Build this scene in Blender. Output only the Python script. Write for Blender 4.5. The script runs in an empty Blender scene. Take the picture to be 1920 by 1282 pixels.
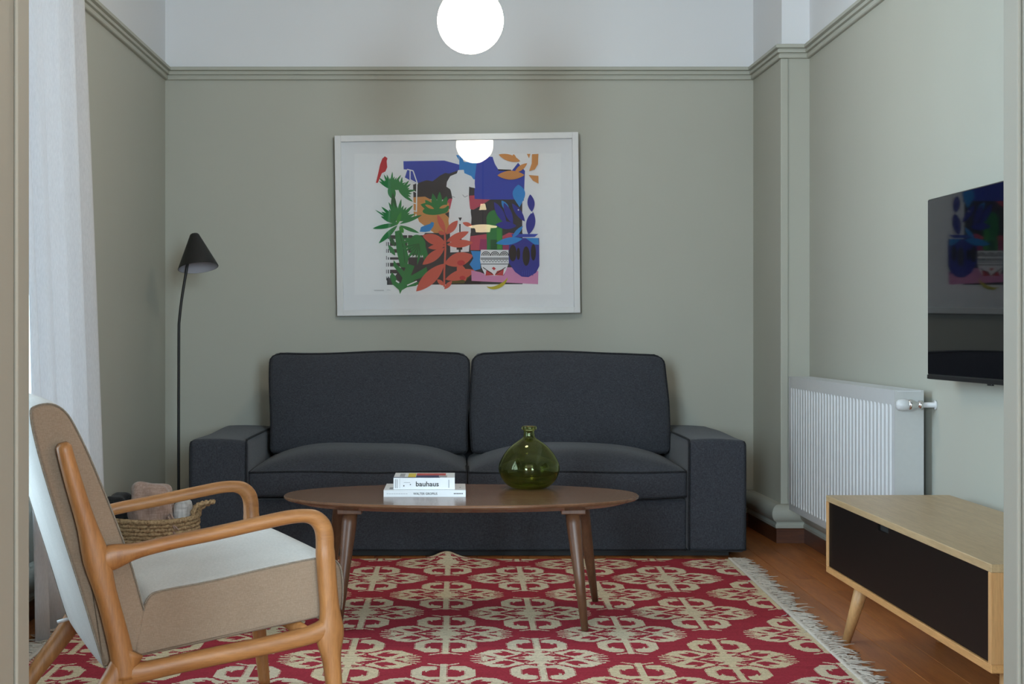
import bpy, bmesh, math, random
import numpy as np
from mathutils import Vector, Matrix, Quaternion
random.seed(7); rng = np.random.default_rng(7)
S = bpy.context.scene
COL = S.collection
PI = math.pi

# ------------------------------------------------------------------ camera, world, lights, exposure
EYE = 0.917
cam = bpy.data.cameras.new('camera'); cam.sensor_width = 36.0; cam.sensor_fit = 'HORIZONTAL'
cam.lens = 2760 / 1920 * 36.0
cam.shift_x = (960 - 858) / 1920.0
cam.shift_y = -(641 - 624) / 1920.0
cam.clip_start = 0.05
camo = bpy.data.objects.new('camera', cam); COL.objects.link(camo)
camo.location = (0, 0, EYE); camo.rotation_euler = (PI / 2, 0, 0)
S.camera = camo

W = bpy.data.worlds.new('world'); S.world = W; W.use_nodes = True
W.node_tree.nodes['Background'].inputs[0].default_value = (0.80, 0.90, 1.0, 1)
W.node_tree.nodes['Background'].inputs[1].default_value = 1.5

def area(name, loc, rot, sx, sy, power, col):
    l = bpy.data.lights.new(name, 'AREA'); l.shape = 'RECTANGLE'; l.size = sx; l.size_y = sy
    l.energy = power; l.color = col
    o = bpy.data.objects.new(name, l); COL.objects.link(o); o.location = loc; o.rotation_euler = rot
    return o
# daylight at the living-room window (left wall) and unseen fill lights added in the room behind the camera
area('window_daylight', (-1.575, 4.0, 1.60), (0, -PI / 2, 0), 2.3, 2.1, 106, (0.58, 0.82, 1.0))
area('hall_warm_fill', (2.72, -0.6, 1.6), (0, PI / 2, 0), 2.0, 2.2, 125, (1.0, 0.66, 0.40))  # added warm fill, standing in for an unseen lamp on the hall's right
area('hall_rear_fill', (-1.75, -3.42, 1.65), (PI / 2, 0, 0), 1.2, 2.0, 440, (0.68, 0.88, 1.0))  # unseen cool fill, added to brighten the back wall from the front
area('hall_rear_fill', (1.75, -3.42, 1.65), (PI / 2, 0, 0), 1.2, 2.0, 330, (0.68, 0.88, 1.0))  # second added fill, on the other side of the hall

S.view_settings.view_transform = 'Standard'; S.view_settings.look = 'None'
S.view_settings.exposure = 0.14; S.view_settings.gamma = 1.0
S.view_settings.use_curve_mapping = False

# ------------------------------------------------------------------ materials
def lin(r, g, b):
    f = lambda c: (c / 255 / 12.92) if c / 255 <= 0.04045 else ((c / 255 + 0.055) / 1.055) ** 2.4
    return (f(r), f(g), f(b), 1)
MATS = {}
def newmat(name):
    m = bpy.data.materials.new(name); m.use_nodes = True
    nt = m.node_tree; b = nt.nodes['Principled BSDF']
    MATS[name] = m
    return m, nt, b
def N(nt, t, **kw):
    n = nt.nodes.new(t)
    for k, v in kw.items():
        if k in n.inputs: n.inputs[k].default_value = v
        else: setattr(n, k, v)
    return n
def mix(nt, fac, a, b, mode='MIX'):
    n = nt.nodes.new('ShaderNodeMix'); n.data_type = 'RGBA'; n.blend_type = mode
    for i, v in ((0, fac), (6, a), (7, b)):
        if hasattr(v, 'is_linked'): nt.links.new(v, n.inputs[i])
        else: n.inputs[i].default_value = v
    return n.outputs[2]
def coords(nt, scale=(1, 1, 1), kind='Object', rot=(0, 0, 0)):
    t = nt.nodes.new('ShaderNodeTexCoord'); m = nt.nodes.new('ShaderNodeMapping')
    m.inputs['Scale'].default_value = scale; m.inputs['Rotation'].default_value = rot
    nt.links.new(t.outputs[kind], m.inputs['Vector'])
    return m.outputs[0]
def noise(nt, vec, scale, detail=3, rough=0.5):
    n = N(nt, 'ShaderNodeTexNoise', Scale=scale, Detail=detail, Roughness=rough)
    if vec is not None: nt.links.new(vec, n.inputs['Vector'])
    return n.outputs['Fac']
def ramp(nt, fac, stops):
    r = nt.nodes.new('ShaderNodeValToRGB'); e = r.color_ramp.elements
    while len(e) < len(stops): e.new(0.5)
    for i, (p, c) in enumerate(stops): e[i].position = p; e[i].color = c
    nt.links.new(fac, r.inputs[0]); return r.outputs[0]
def bump(nt, b, h, strength=0.2, dist=0.002):
    n = N(nt, 'ShaderNodeBump', Strength=strength, Distance=dist)
    nt.links.new(h, n.inputs['Height']); nt.links.new(n.outputs[0], b.inputs['Normal'])
def plain(name, col, rough=0.5, metal=0.0, spec=0.5, emit=None, estr=1.0):
    m, nt, b = newmat(name)
    b.inputs['Base Color'].default_value = col; b.inputs['Roughness'].default_value = rough
    b.inputs['Metallic'].default_value = metal; b.inputs['Specular IOR Level'].default_value = spec
    v = noise(nt, coords(nt), 60, 2)
    c2 = tuple(c * 0.94 for c in col[:3]) + (1,)
    nt.links.new(mix(nt, v, col, c2), b.inputs['Base Color'])
    if emit:
        b.inputs['Emission Color'].default_value = emit; b.inputs['Emission Strength'].default_value = estr
    return m
def paint_wall(name, low, high=None, split=None):
    m, nt, b = newmat(name)
    v = noise(nt, coords(nt), 3.0, 4)
    lowc = mix(nt, v, low, tuple(c * 0.95 for c in low[:3]) + (1,))
    if high:
        t = nt.nodes.new('ShaderNodeNewGeometry'); s = nt.nodes.new('ShaderNodeSeparateXYZ')
        nt.links.new(t.outputs['Position'], s.inputs[0])
        g = N(nt, 'ShaderNodeMath', operation='GREATER_THAN'); nt.links.new(s.outputs[2], g.inputs[0]); g.inputs[1].default_value = split
        lowc = mix(nt, g.outputs[0], lowc, high)
    nt.links.new(lowc, b.inputs['Base Color'])
    b.inputs['Roughness'].default_value = 0.62; b.inputs['Specular IOR Level'].default_value = 0.35
    bump(nt, b, noise(nt, coords(nt), 140, 3), 0.08, 0.001)
    return m
RAIL_B, RAIL_T = 2.118, 2.178
M_WALL = paint_wall('sage_wall_paint', (0.455, 0.455, 0.395, 1), (0.74, 0.75, 0.77, 1), RAIL_T - 0.02)
M_TRIM = paint_wall('sage_trim_paint', (0.455, 0.455, 0.395, 1))
M_WHITE = paint_wall('white_ceiling_paint', (0.78, 0.78, 0.79, 1))
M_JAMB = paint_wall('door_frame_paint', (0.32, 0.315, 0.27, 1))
M_HALL = paint_wall('hall_wall_paint', (0.62, 0.56, 0.48, 1))

def wood(name, c1, c2, stretch=(1, 1, 14), scale=4.0, rough=0.4, island=False, dark=None, coat=0.0):
    m, nt, b = newmat(name)
    vec = coords(nt, stretch)
    if island:
        oi = nt.nodes.new('ShaderNodeObjectInfo')
        add = nt.nodes.new('ShaderNodeVectorMath'); add.operation = 'ADD'
        sc = nt.nodes.new('ShaderNodeVectorMath'); sc.operation = 'SCALE'; sc.inputs['Scale'].default_value = 40
        cmb = nt.nodes.new('ShaderNodeCombineXYZ')
        for i in range(3): nt.links.new(oi.outputs['Random'], cmb.inputs[i])
        nt.links.new(cmb.outputs[0], sc.inputs[0]); nt.links.new(vec, add.inputs[0]); nt.links.new(sc.outputs[0], add.inputs[1])
        vec = add.outputs[0]
    a = noise(nt, vec, scale, 5, 0.6)
    g = noise(nt, vec, scale * 7, 3, 0.6)
    c = ramp(nt, a, [(0.3, c1), (0.7, c2)])
    gr = ramp(nt, g, [(0.35, (0.72, 0.72, 0.72, 1)), (0.6, (1, 1, 1, 1))])
    c = mix(nt, 0.55, c, gr, 'MULTIPLY')
    if island:
        tint = ramp(nt, oi.outputs['Random'], [(0.0, (0.72, 0.70, 0.68, 1)), (0.5, (1, 1, 1, 1)), (1.0, (1.12, 1.05, 0.95, 1))])
        c = mix(nt, 0.7, c, tint, 'MULTIPLY')
    nt.links.new(c, b.inputs['Base Color'])
    b.inputs['Roughness'].default_value = rough
    b.inputs['Coat Weight'].default_value = coat; b.inputs['Coat Roughness'].default_value = 0.15
    bump(nt, b, g, 0.08, 0.001)
    return m
M_FLOOR = wood('varnished_floor_wood', (0.30, 0.088, 0.018, 1), (0.47, 0.168, 0.042, 1), (9, 0.7, 9), 2.2, 0.46, True)
M_FLOOR.node_tree.nodes['Principled BSDF'].inputs['Specular IOR Level'].default_value = 0.3
M_SKIRT = wood('dark_skirting_wood', (0.07, 0.022, 0.012, 1), (0.15, 0.05, 0.022, 1), (1, 1, 10), 5, 0.35)
OAK1, OAK2 = (0.30, 0.120, 0.035, 1), (0.46, 0.205, 0.066, 1)
M_CH_U = wood('chair_ash_along', OAK1, OAK2, (1.6, 14, 14), 3.5, 0.42)
M_CH_H = wood('chair_ash_upright', OAK1, OAK2, (14, 14, 1.6), 3.5, 0.42)
M_OAK_T = wood('console_oak_top', (0.42, 0.29, 0.15, 1), (0.52, 0.375, 0.21, 1), (14, 1.0, 14), 3.0, 0.38)
M_OAK_E = wood('console_oak_edge', (0.50, 0.25, 0.085, 1), (0.62, 0.34, 0.13, 1), (14, 1.2, 14), 3.0, 0.45)
M_OAK_V = wood('console_oak_upright', (0.50, 0.26, 0.10, 1), (0.60, 0.345, 0.145, 1), (14, 14, 1.2), 3.0, 0.45)
M_WALNUT = wood('walnut_table_top', (0.115, 0.052, 0.026, 1), (0.20, 0.098, 0.05, 1), (1.3, 13, 13), 2.6, 0.24)
M_WALN_V = wood('walnut_table_leg', (0.095, 0.038, 0.018, 1), (0.165, 0.072, 0.034, 1), (14, 14, 1.4), 3.5, 0.4)

def fabric(name, c1, c2, weave=1400, rough=0.9, sheen=0.2, bstr=0.25):
    m, nt, b = newmat(name)
    v1 = noise(nt, coords(nt, (1, 1, 0.16)), weave * 0.35, 2)
    v2 = noise(nt, coords(nt, (0.16, 0.16, 1)), weave * 0.35, 2)
    v3 = noise(nt, coords(nt), 9, 3)
    s = N(nt, 'ShaderNodeMath', operation='MULTIPLY'); nt.links.new(v1, s.inputs[0]); nt.links.new(v2, s.inputs[1])
    c = ramp(nt, s.outputs[0], [(0.12, c1), (0.4, c2)])
    c = mix(nt, 0.35, c, ramp(nt, v3, [(0.3, (0.8, 0.8, 0.8, 1)), (0.7, (1, 1, 1, 1))]), 'MULTIPLY')
    nt.links.new(c, b.inputs['Base Color'])
    b.inputs['Roughness'].default_value = rough; b.inputs['Sheen Weight'].default_value = sheen
    b.inputs['Specular IOR Level'].default_value = 0.2
    bump(nt, b, s.outputs[0], bstr, 0.001)
    return m
M_SOFA = fabric('anthracite_woven_cover', (0.026, 0.029, 0.037, 1), (0.068, 0.073, 0.088, 1), 2000, 0.92, 0.14)
M_PIPE = fabric('anthracite_piping', (0.012, 0.013, 0.016, 1), (0.03, 0.032, 0.038, 1), 1100, 0.92, 0.03)
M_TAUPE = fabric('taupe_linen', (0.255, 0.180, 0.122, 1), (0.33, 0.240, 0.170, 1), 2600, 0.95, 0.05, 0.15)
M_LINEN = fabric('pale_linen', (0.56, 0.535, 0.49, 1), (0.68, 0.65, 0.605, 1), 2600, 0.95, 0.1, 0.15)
M_SEAM = fabric('taupe_piping', (0.20, 0.165, 0.125, 1), (0.30, 0.25, 0.19, 1), 900)

# ------------------------------------------------------------------ geometry helpers
def mesh(name, verts, faces, mat, parent=None, smooth=False, mats=None, idx=None):
    me = bpy.data.meshes.new(name)
    me.from_pydata([tuple(v) for v in verts], [], [tuple(f) for f in faces])
    if mats:
        for m in mats: me.materials.append(m)
        if idx is not None: me.polygons.foreach_set('material_index', np.array(idx, dtype=np.int32))
    elif mat: me.materials.append(mat)
    if smooth: me.polygons.foreach_set('use_smooth', np.ones(len(me.polygons), dtype=bool))
    me.update()
    o = bpy.data.objects.new(name, me); COL.objects.link(o)
    if parent: o.parent = parent
    return o
def from_bm(name, bm, mat, parent=None, smooth=False):
    bmesh.ops.recalc_face_normals(bm, faces=bm.faces[:])
    me = bpy.data.meshes.new(name); bm.to_mesh(me); bm.free()
    if mat: me.materials.append(mat)
    if smooth: me.polygons.foreach_set('use_smooth', np.ones(len(me.polygons), dtype=bool))
    o = bpy.data.objects.new(name, me); COL.objects.link(o)
    if parent: o.parent = parent
    return o
def bm_box(bm, x0, x1, y0, y1, z0, z1):
    v = [bm.verts.new(p) for p in ((x0, y0, z0), (x1, y0, z0), (x1, y1, z0), (x0, y1, z0), (x0, y0, z1), (x1, y0, z1), (x1, y1, z1), (x0, y1, z1))]
    for f in ((0, 3, 2, 1), (4, 5, 6, 7), (0, 1, 5, 4), (1, 2, 6, 5), (2, 3, 7, 6), (3, 0, 4, 7)): bm.faces.new([v[i] for i in f])
def box(name, x0, x1, y0, y1, z0, z1, mat, parent=None, bev=0.0, seg=2):
    bm = bmesh.new(); bm_box(bm, x0, x1, y0, y1, z0, z1)
    if bev > 0:
        bmesh.ops.bevel(bm, geom=bm.edges[:], offset=bev, segments=seg, affect='EDGES', profile=0.5)
    return from_bm(name, bm, mat, parent, False)
def boxes(name, lst, mat, parent=None):
    bm = bmesh.new()
    for b in lst: bm_box(bm, *b)
    return from_bm(name, bm, mat, parent)
def empty(name, loc=(0, 0, 0), rz=0.0):
    o = bpy.data.objects.new(name, None); COL.objects.link(o); o.location = loc; o.rotation_euler = (0, 0, rz)
    o.empty_display_size = 0.1
    return o
def tag(o, label=None, cat=None, group=None, kind=None):
    if label: o['label'] = label
    if cat: o['category'] = cat
    if group: o['group'] = group
    if kind: o['kind'] = kind
    return o
def structure(o): o['kind'] = 'structure'; return o

def sweep(path, size, n=12, closed=False, up=None, power=2.0, cap=True):
    """tube along 3-D path; size = list of (a,b) half widths along frame axes; returns verts, faces"""
    P = [Vector(p) for p in path]; k = len(P)
    if not isinstance(size, list): size = [size] * k
    size = [(s, s) if not isinstance(s, tuple) else s for s in size]
    T = []
    for i in range(k):
        a = P[(i - 1) % k] if (closed or i > 0) else P[i]; b = P[(i + 1) % k] if (closed or i < k - 1) else P[i]
        T.append((b - a).normalized())
    if up is None:
        up0 = Vector((0, 0, 1)) if abs(T[0].z) < 0.9 else Vector((1, 0, 0))
    verts, faces = [], []
    U = None
    for i in range(k):
        if up is not None: n2 = Vector(up)
        else:
            n2 = up0 if U is None else U
        side = n2 - T[i] * n2.dot(T[i])
        if side.length < 1e-6: side = Vector((1, 0, 0)) - T[i] * T[i].x
        U = side.normalized(); V = T[i].cross(U)
        a, b = size[i]
        for j in range(n):
            t = 2 * PI * j / n; c, s = math.cos(t), math.sin(t)
            c = math.copysign(abs(c) ** (2 / power), c); s = math.copysign(abs(s) ** (2 / power), s)
            verts.append(P[i] + U * (c * a) + V * (s * b))
    for i in range(k if closed else k - 1):
        i2 = (i + 1) % k
        for j in range(n):
            j2 = (j + 1) % n
            faces.append((i * n + j, i * n + j2, i2 * n + j2, i2 * n + j))
    if cap and not closed:
        faces.append(tuple(range(n - 1, -1, -1))); faces.append(tuple((k - 1) * n + j for j in range(n)))
    return verts, faces
def tube(name, path, size, mat, parent=None, n=12, closed=False, up=None, power=2.0):
    v, f = sweep(path, size, n, closed, up, power)
    return mesh(name, v, f, mat, parent, True)
def join_vf(lst):
    V, F = [], []
    for v, f in lst:
        o = len(V); V += list(v); F += [tuple(i + o for i in q) for q in f]
    return V, F
def lathe(profile, n=32, center=(0, 0, 0), closed=False):
    V, F = [], []
    k = len(profile)
    for r, z in profile:
        for j in range(n):
            t = 2 * PI * j / n
            V.append((center[0] + r * math.cos(t), center[1] + r * math.sin(t), center[2] + z))
    for i in range(k if closed else k - 1):
        i2 = (i + 1) % k
        for j in range(n):
            j2 = (j + 1) % n
            F.append((i * n + j, i * n + j2, i2 * n + j2, i2 * n + j))
    return V, F
def smooth_path(pts, m=6):
    """Catmull-Rom through points"""
    P = [np.array(p, float) for p in pts]; out = []
    for i in range(len(P) - 1):
        p0 = P[max(i - 1, 0)]; p1 = P[i]; p2 = P[i + 1]; p3 = P[min(i + 2, len(P) - 1)]
        for j in range(m):
            t = j / m
            out.append(0.5 * ((2 * p1) + (-p0 + p2) * t + (2 * p0 - 5 * p1 + 4 * p2 - p3) * t * t + (-p0 + 3 * p1 - 3 * p2 + p3) * t ** 3))
    out.append(P[-1]); return [tuple(p) for p in out]
def rbox_grid(hx, hy, hz, r, n=14, deform=None):
    """rounded box with subdivided faces; deform(p)->p"""
    def samples(h, m):
        core = [(-1 + 2 * i / m) * (h - r) for i in range(m + 1)]
        e = [math.tan((i / 4) * PI / 4) for i in range(1, 5)]
        return [-(h - r) - r * x for x in reversed(e)] + core + [(h - r) + r * x for x in e]
    vid = {}; V = []; F = []
    def put(p):
        key = tuple(round(c, 6) for c in p)
        if key in vid: return vid[key]
        q = [max(-h + r, min(h - r, c)) for c, h in zip(p, (hx, hy, hz))]
        d = Vector([a - b for a, b in zip(p, q)])
        v = Vector(q) + (d.normalized() * r if d.length > 1e-9 else d)
        vid[key] = len(V); V.append(v); return vid[key]
    H = (hx, hy, hz); SMP = [samples(h, n if h > 0.12 else 5) for h in H]
    for ax in range(3):
        a, b = (ax + 1) % 3, (ax + 2) % 3
        for sgn in (-1, 1):
            for i in range(len(SMP[a]) - 1):
                for j in range(len(SMP[b]) - 1):
                    q = []
                    for di, dj in ((0, 0), (1, 0), (1, 1), (0, 1)):
                        p = [0, 0, 0]; p[ax] = sgn * H[ax]; p[a] = SMP[a][i + di]; p[b] = SMP[b][j + dj]
                        q.append(put(p))
                    F.append(tuple(q) if sgn > 0 else tuple(reversed(q)))
    if deform: V = [Vector(deform(v)) for v in V]
    return V, F
def poly_extrude(poly, h0, h1):
    """poly in (a,b), extruded along c from h0 to h1 -> verts (a,b,c)"""
    n = len(poly)
    V = [(a, b, h0) for a, b in poly] + [(a, b, h1) for a, b in poly]
    F = [tuple(range(n - 1, -1, -1)), tuple(range(n, 2 * n))] + [(i, (i + 1) % n, n + (i + 1) % n, n + i) for i in range(n)]
    return V, F
def text_vf(s, size, extrude=0.0002, bold=0.0):
    c = bpy.data.curves.new('lettering', 'FONT'); c.body = s; c.size = size; c.extrude = extrude; c.offset = bold; c.resolution_u = 3
    o = bpy.data.objects.new('lettering', c); COL.objects.link(o)
    bpy.context.view_layer.update()
    dg = bpy.context.evaluated_depsgraph_get()
    me = bpy.data.meshes.new_from_object(o.evaluated_get(dg))
    V = [tuple(v.co) for v in me.vertices]; F = [tuple(p.vertices) for p in me.polygons]
    bpy.data.objects.remove(o); bpy.data.curves.remove(c); bpy.data.meshes.remove(me)
    return V, F

# ------------------------------------------------------------------ room shell
XL, XR, YB, XN, YP, XP = -1.39, 1.542, 7.0, 1.406, 6.45, 1.42
YF, CEIL = 2.35, 3.05
YD0 = 2.02                      # camera side of the dividing wall
WY0, WY1, WZ0, WZ1 = 2.95, 5.02, 0.42, 2.62   # window opening
structure(boxes('wall_left', [(XL - 0.15, XL, YF, WY0, 0, CEIL), (XL - 0.15, XL, WY1, YB + 0.15, 0, CEIL),
                              (XL - 0.15, XL, WY0, WY1, 0, WZ0), (XL - 0.15, XL, WY0, WY1, WZ1, CEIL)], M_WALL))
structure(box('wall_back', XL, XR + 0.15, YB, YB + 0.15, 0, CEIL, M_WALL))
structure(box('wall_right', XR, XR + 0.15, YF, YB, 0, CEIL, M_WALL))
v, f = poly_extrude([(XN, YB), (XR, YB), (XR, YP), (XP, YP)], 0, CEIL)
structure(mesh('wall_pier', v, [tuple(reversed(q)) for q in f], M_WALL))
structure(box('ceiling', XL - 0.15, XR + 0.15, YF, YB + 0.15, CEIL, CEIL + 0.15, M_WHITE))
DX0, DX1, DZ = -0.694, 0.882, 2.55
structure(boxes('wall_front', [(-2.6, DX0, YD0, YF, 0, CEIL), (DX1, 2.6, YD0, YF, 0, CEIL), (DX0, DX1, YD0, YF, DZ, CEIL)], M_JAMB))
# door lining: bead near the living-room edge of each reveal
for i, (x0, x1) in enumerate(((DX0, DX0 + 0.007), (DX1 - 0.007, DX1))):
    o = box('trim_%d' % (20 + i), x0, x1, YF - 0.05, YF + 0.012, 0, DZ, M_JAMB, None, 0.003); structure(o)
# room behind the camera
structure(box('wall_hall_left', -2.75, -2.6, -3.3, YD0, 0, CEIL, M_HALL))
structure(boxes('wall_hall_right', [(2.6, 2.75, -3.3, -1.8, 0, CEIL), (2.6, 2.75, 0.6, YD0, 0, CEIL), (2.6, 2.75, -1.8, 0.6, 0, 0.6), (2.6, 2.75, -1.8, 0.6, 2.6, CEIL)], M_HALL))
structure(boxes('wall_hall_back', [(-2.75, -2.35, -3.45, -3.3, 0, CEIL), (-1.15, 1.15, -3.45, -3.3, 0, CEIL), (2.35, 2.75, -3.45, -3.3, 0, CEIL)] + [(s * 1.75 - 0.6, s * 1.75 + 0.6, -3.45, -3.3, a, b) for s in (-1, 1) for a, b in ((0, 0.65), (2.65, CEIL))], M_HALL))
structure(box('ceiling_hall', -2.75, 2.75, -3.45, YF, CEIL + 0.001, CEIL + 0.15, M_WHITE))

# floors
fl = structure(boxes('floor', [(XL - 0.15, XR + 0.15, YF - 0.33, YB + 0.15, -0.12, -0.012)], M_SKIRT))
pw = 0.105; x = XL; k = 0
plank_me = None
while x < XR - 0.001:
    y = YF - 0.33 - random.random() * 1.2
    while y < YB:
        L = 1.8
        y0, y1 = max(y, YF - 0.33), min(y + L, YB)
        if y1 - y0 > 0.05:
            x1 = min(x + pw, XR)
            o = box('floor_plank', -(x1 - x) / 2 + 0.0006, (x1 - x) / 2 - 0.0006, -(y1 - y0) / 2 + 0.0006, (y1 - y0) / 2 - 0.0006, -0.012, 0.0, M_FLOOR, fl, 0.0012, 1)
            o.location = ((x + x1) / 2, (y0 + y1) / 2, 0)
        y += L
    x += pw
fh = structure(box('floor_hall', -2.75, 2.75, -3.45, YD0, -0.12, 0.0, M_FLOOR))

# mouldings swept round the room with mitred corners
PATH = [(XL, YF), (XL, YB), (XN, YB), (XP, YP), (XR, YP), (XR, YF)]
SIDES = ['left', 'back', 'pier_side', 'pier_front', 'right']
def mitred(profile, namer, mat, bev=None):
    P = [Vector(p) for p in PATH]; nrm = []
    for i in range(len(P) - 1):
        d = (P[i + 1] - P[i]).normalized(); nrm.append(Vector((d.y, -d.x)))
    off = []
    for i in range(len(P)):
        if i == 0: off.append(nrm[0])
        elif i == len(P) - 1: off.append(nrm[-1])
        else:
            m = (nrm[i - 1] + nrm[i]).normalized(); off.append(m / max(0.2, m.dot(nrm[i])))
    m = len(profile)
    for i in range(len(P) - 1):
        V = []
        for e in (i, i + 1):
            for d, h in profile:
                q = P[e] + off[e] * d; V.append((q.x, q.y, h))
        F = [tuple(range(m - 1, -1, -1)), tuple(range(m, 2 * m))] + [(j, (j + 1) % m, m + (j + 1) % m, m + j) for j in range(m)]
        o = mesh(namer(i), V, F, mat); structure(o)
        bm = bmesh.new(); bm.from_mesh(o.data); bmesh.ops.recalc_face_normals(bm, faces=bm.faces[:]); bm.to_mesh(o.data); bm.free()
rb, rt = RAIL_B, RAIL_T; st = (rt - rb) / 3
mitred([(-0.005, rb), (0.012, rb), (0.016, rb + 0.003), (0.016, rb + st - 0.004), (0.012, rb + st - 0.002), (0.012, rb + st + 0.002), (0.023, rb + st + 0.004),
        (0.023, rb + 2 * st - 0.004), (0.018, rb + 2 * st - 0.002), (0.018, rb + 2 * st + 0.001), (0.031, rb + 2 * st + 0.004), (0.031, rt - 0.003), (0.027, rt), (-0.005, rt)],
       lambda i: 'trim_%d' % (i + 1), M_TRIM)
mitred([(-0.005, 0.066), (0.034, 0.066), (0.036, 0.078), (0.030, 0.088)] + [(0.018 + 0.036 * math.cos(t), 0.130 + 0.040 * math.sin(t)) for t in [-1.15 + 2.5 * i / 14 for i in range(15)]] + [(-0.005, 0.170)],
       lambda i: 'trim_%d' % (i + 6), M_TRIM)
mitred([(-0.005, -0.005), (0.030, -0.005), (0.030, 0.060), (0.026, 0.066), (-0.005, 0.066)], lambda i: 'baseboard_' + SIDES[i], M_SKIRT)
# proud vertical strip on the pier corner
structure(box('trim_11', XP - 0.006, XP + 0.028, YP - 0.008, YP + 0.045, 0.165, RAIL_B, M_TRIM, None, 0.004))

# window (behind the curtain)
M_WFRAME = plain('window_white', (0.75, 0.75, 0.74, 1), 0.4)
def glass_pane(name, ior=1.45, tint=(1, 1, 1, 1)):
    m, nt, b = newmat(name); nt.nodes.remove(b)
    t = N(nt, 'ShaderNodeBsdfTransparent'); t.inputs[0].default_value = tint
    g = N(nt, 'ShaderNodeBsdfGlossy'); g.inputs['Roughness'].default_value = 0.0
    fr = N(nt, 'ShaderNodeFresnel', IOR=ior); mx = nt.nodes.new('ShaderNodeMixShader')
    nt.links.new(fr.outputs[0], mx.inputs[0]); nt.links.new(t.outputs[0], mx.inputs[1]); nt.links.new(g.outputs[0], mx.inputs[2])
    nt.links.new(mx.outputs[0], nt.nodes['Material Output'].inputs[0])
    return m
M_PANE = glass_pane('window_glass')
def window(name, xa, xb, y0, y1, z0, z1):
    w = structure(empty(name, ((xa + xb) / 2, (y0 + y1) / 2, z0)))
    hw, H = (y1 - y0) / 2, z1 - z0; dx = (xb - xa) / 2; t = 0.06
    boxes('window_frame', [(-dx, dx, -hw, -hw + t, 0, H), (-dx, dx, hw - t, hw, 0, H), (-dx, dx, -hw + t, hw - t, 0, t), (-dx, dx, -hw + t, hw - t, H - t, H), (-dx, dx, -t / 2, t / 2, t, H - t)], M_WFRAME, w)
    for s in (-1, 1):
        a, b = (-hw + t, -t / 2) if s < 0 else (t / 2, hw - t)
        box('pane', -0.003, 0.003, a, b, t, H - t, M_PANE, w)
    return w
window('window_1', XL - 0.125, XL - 0.075, WY0, WY1, WZ0, WZ1)
window('window_2', 2.64, 2.70, -1.8, 0.6, 0.6, 2.6)  # unseen frame in front of the warm hall fill
for i, s in enumerate((-1, 1)):
    w = window('window_%d' % (3 + i), -0.02, 0.02, -0.6, 0.6, 0, 2.0); w.rotation_euler = (0, 0, PI / 2); w.location = (s * 1.75, -3.375, 0.65)  # unseen windows, added to house the two rear fill lights

# ------------------------------------------------------------------ sofa
SY = 6.0                                     # front plane
sofa = tag(empty('sofa', (0.041, SY, 0)), 'dark charcoal fabric two-seat sofa with wide low arms against back wall', 'sofa')
SX0, SX1 = -1.096 - 0.041, 1.178 - 0.041     # local x extents
AW = 0.238
def wob(p, a=0.003, s=9.0):
    return Vector((p.x + a * math.sin(s * p.z + 3 * p.x), p.y + a * math.sin(s * p.x + 2.1), p.z + a * math.sin(s * p.x * 1.3 + s * p.y)))
# base skirt between the arms
def base_def(p):
    q = Vector(p)
    if q.y < -0.40: q.y += 0.004 * math.sin(q.x * 7) * (0.5 - q.z * 4) + 0.010 * math.exp(-((q.x + 0.28 + 1.1 * q.z) / 0.07) ** 2)
    return q + Vector(((SX0 + SX1) / 2, 0.49, 0.128))
v, f = rbox_grid((SX1 - SX0) / 2 - AW - 0.001, 0.46, 0.106, 0.012, 30, base_def); mesh('base_skirt', v, f, M_SOFA, sofa, True)
boxes('plinth', [(SX0 + 0.06, SX1 - 0.06, 0.07, 0.90, 0.0, 0.03)], plain('sofa_black_feet', (0.01, 0.01, 0.01, 1), 0.6), sofa)
for s in (-1, 1):
    cx = SX0 + AW / 2 if s < 0 else SX1 - AW / 2
    def arm_def(p, cx=cx, s=s):
        q = wob(Vector(p), 0.0025, 8)
        q.z += 0.006 * (1 - (p.x / (AW / 2)) ** 2) * (1 if p.z > 0.1 else 0) - (0.004 if p.z > 0 else 0)
        return q + Vector((cx, 0.475, 0.252))
    v, f = rbox_grid(AW / 2, 0.475, 0.230, 0.020, 12, arm_def); a = mesh('armrest', v, f, M_SOFA, sofa, True)
    # piping along the inner front edge, the inner top edge and the bottom hem
    ix = cx - s * (AW / 2 - 0.004)
    pth = smooth_path([(ix, 0.004, 0.03), (ix, 0.002, 0.25), (ix, 0.002, 0.44), (ix, 0.010, 0.474), (ix, 0.05, 0.481), (ix, 0.30, 0.481), (ix, 0.60, 0.480), (ix, 0.93, 0.478)], 5)
    tube('piping', pth, 0.0042, M_PIPE, a, 6)
    ox = cx + s * (AW / 2 - 0.004)
    tube('piping', smooth_path([(ox, 0.004, 0.03), (ox, 0.002, 0.25), (ox, 0.003, 0.45), (ox - s * 0.01, 0.012, 0.472)], 5), 0.0028, M_PIPE, a, 6)
    tube('hem', [(cx - AW / 2 + 0.006, 0.001, 0.033), (cx, 0.0, 0.031), (cx + AW / 2 - 0.006, 0.001, 0.033)], 0.0035, M_PIPE, a, 6)
tube('hem', [(SX0 + AW, 0.028, 0.030), ((SX0 + SX1) / 2, 0.028, 0.028), (SX1 - AW, 0.028, 0.030)], 0.0035, M_PIPE, sofa, 6)
v, f = rbox_grid((SX1 - SX0) / 2 - AW, 0.11, 0.26, 0.03, 10, lambda p: Vector(p) + Vector(((SX0 + SX1) / 2, 0.835, 0.30))); mesh('back_frame', v, f, M_SOFA, sofa, True)
SI0, SI1 = SX0 + AW, SX1 - AW; SW = (SI1 - SI0) / 2
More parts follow.
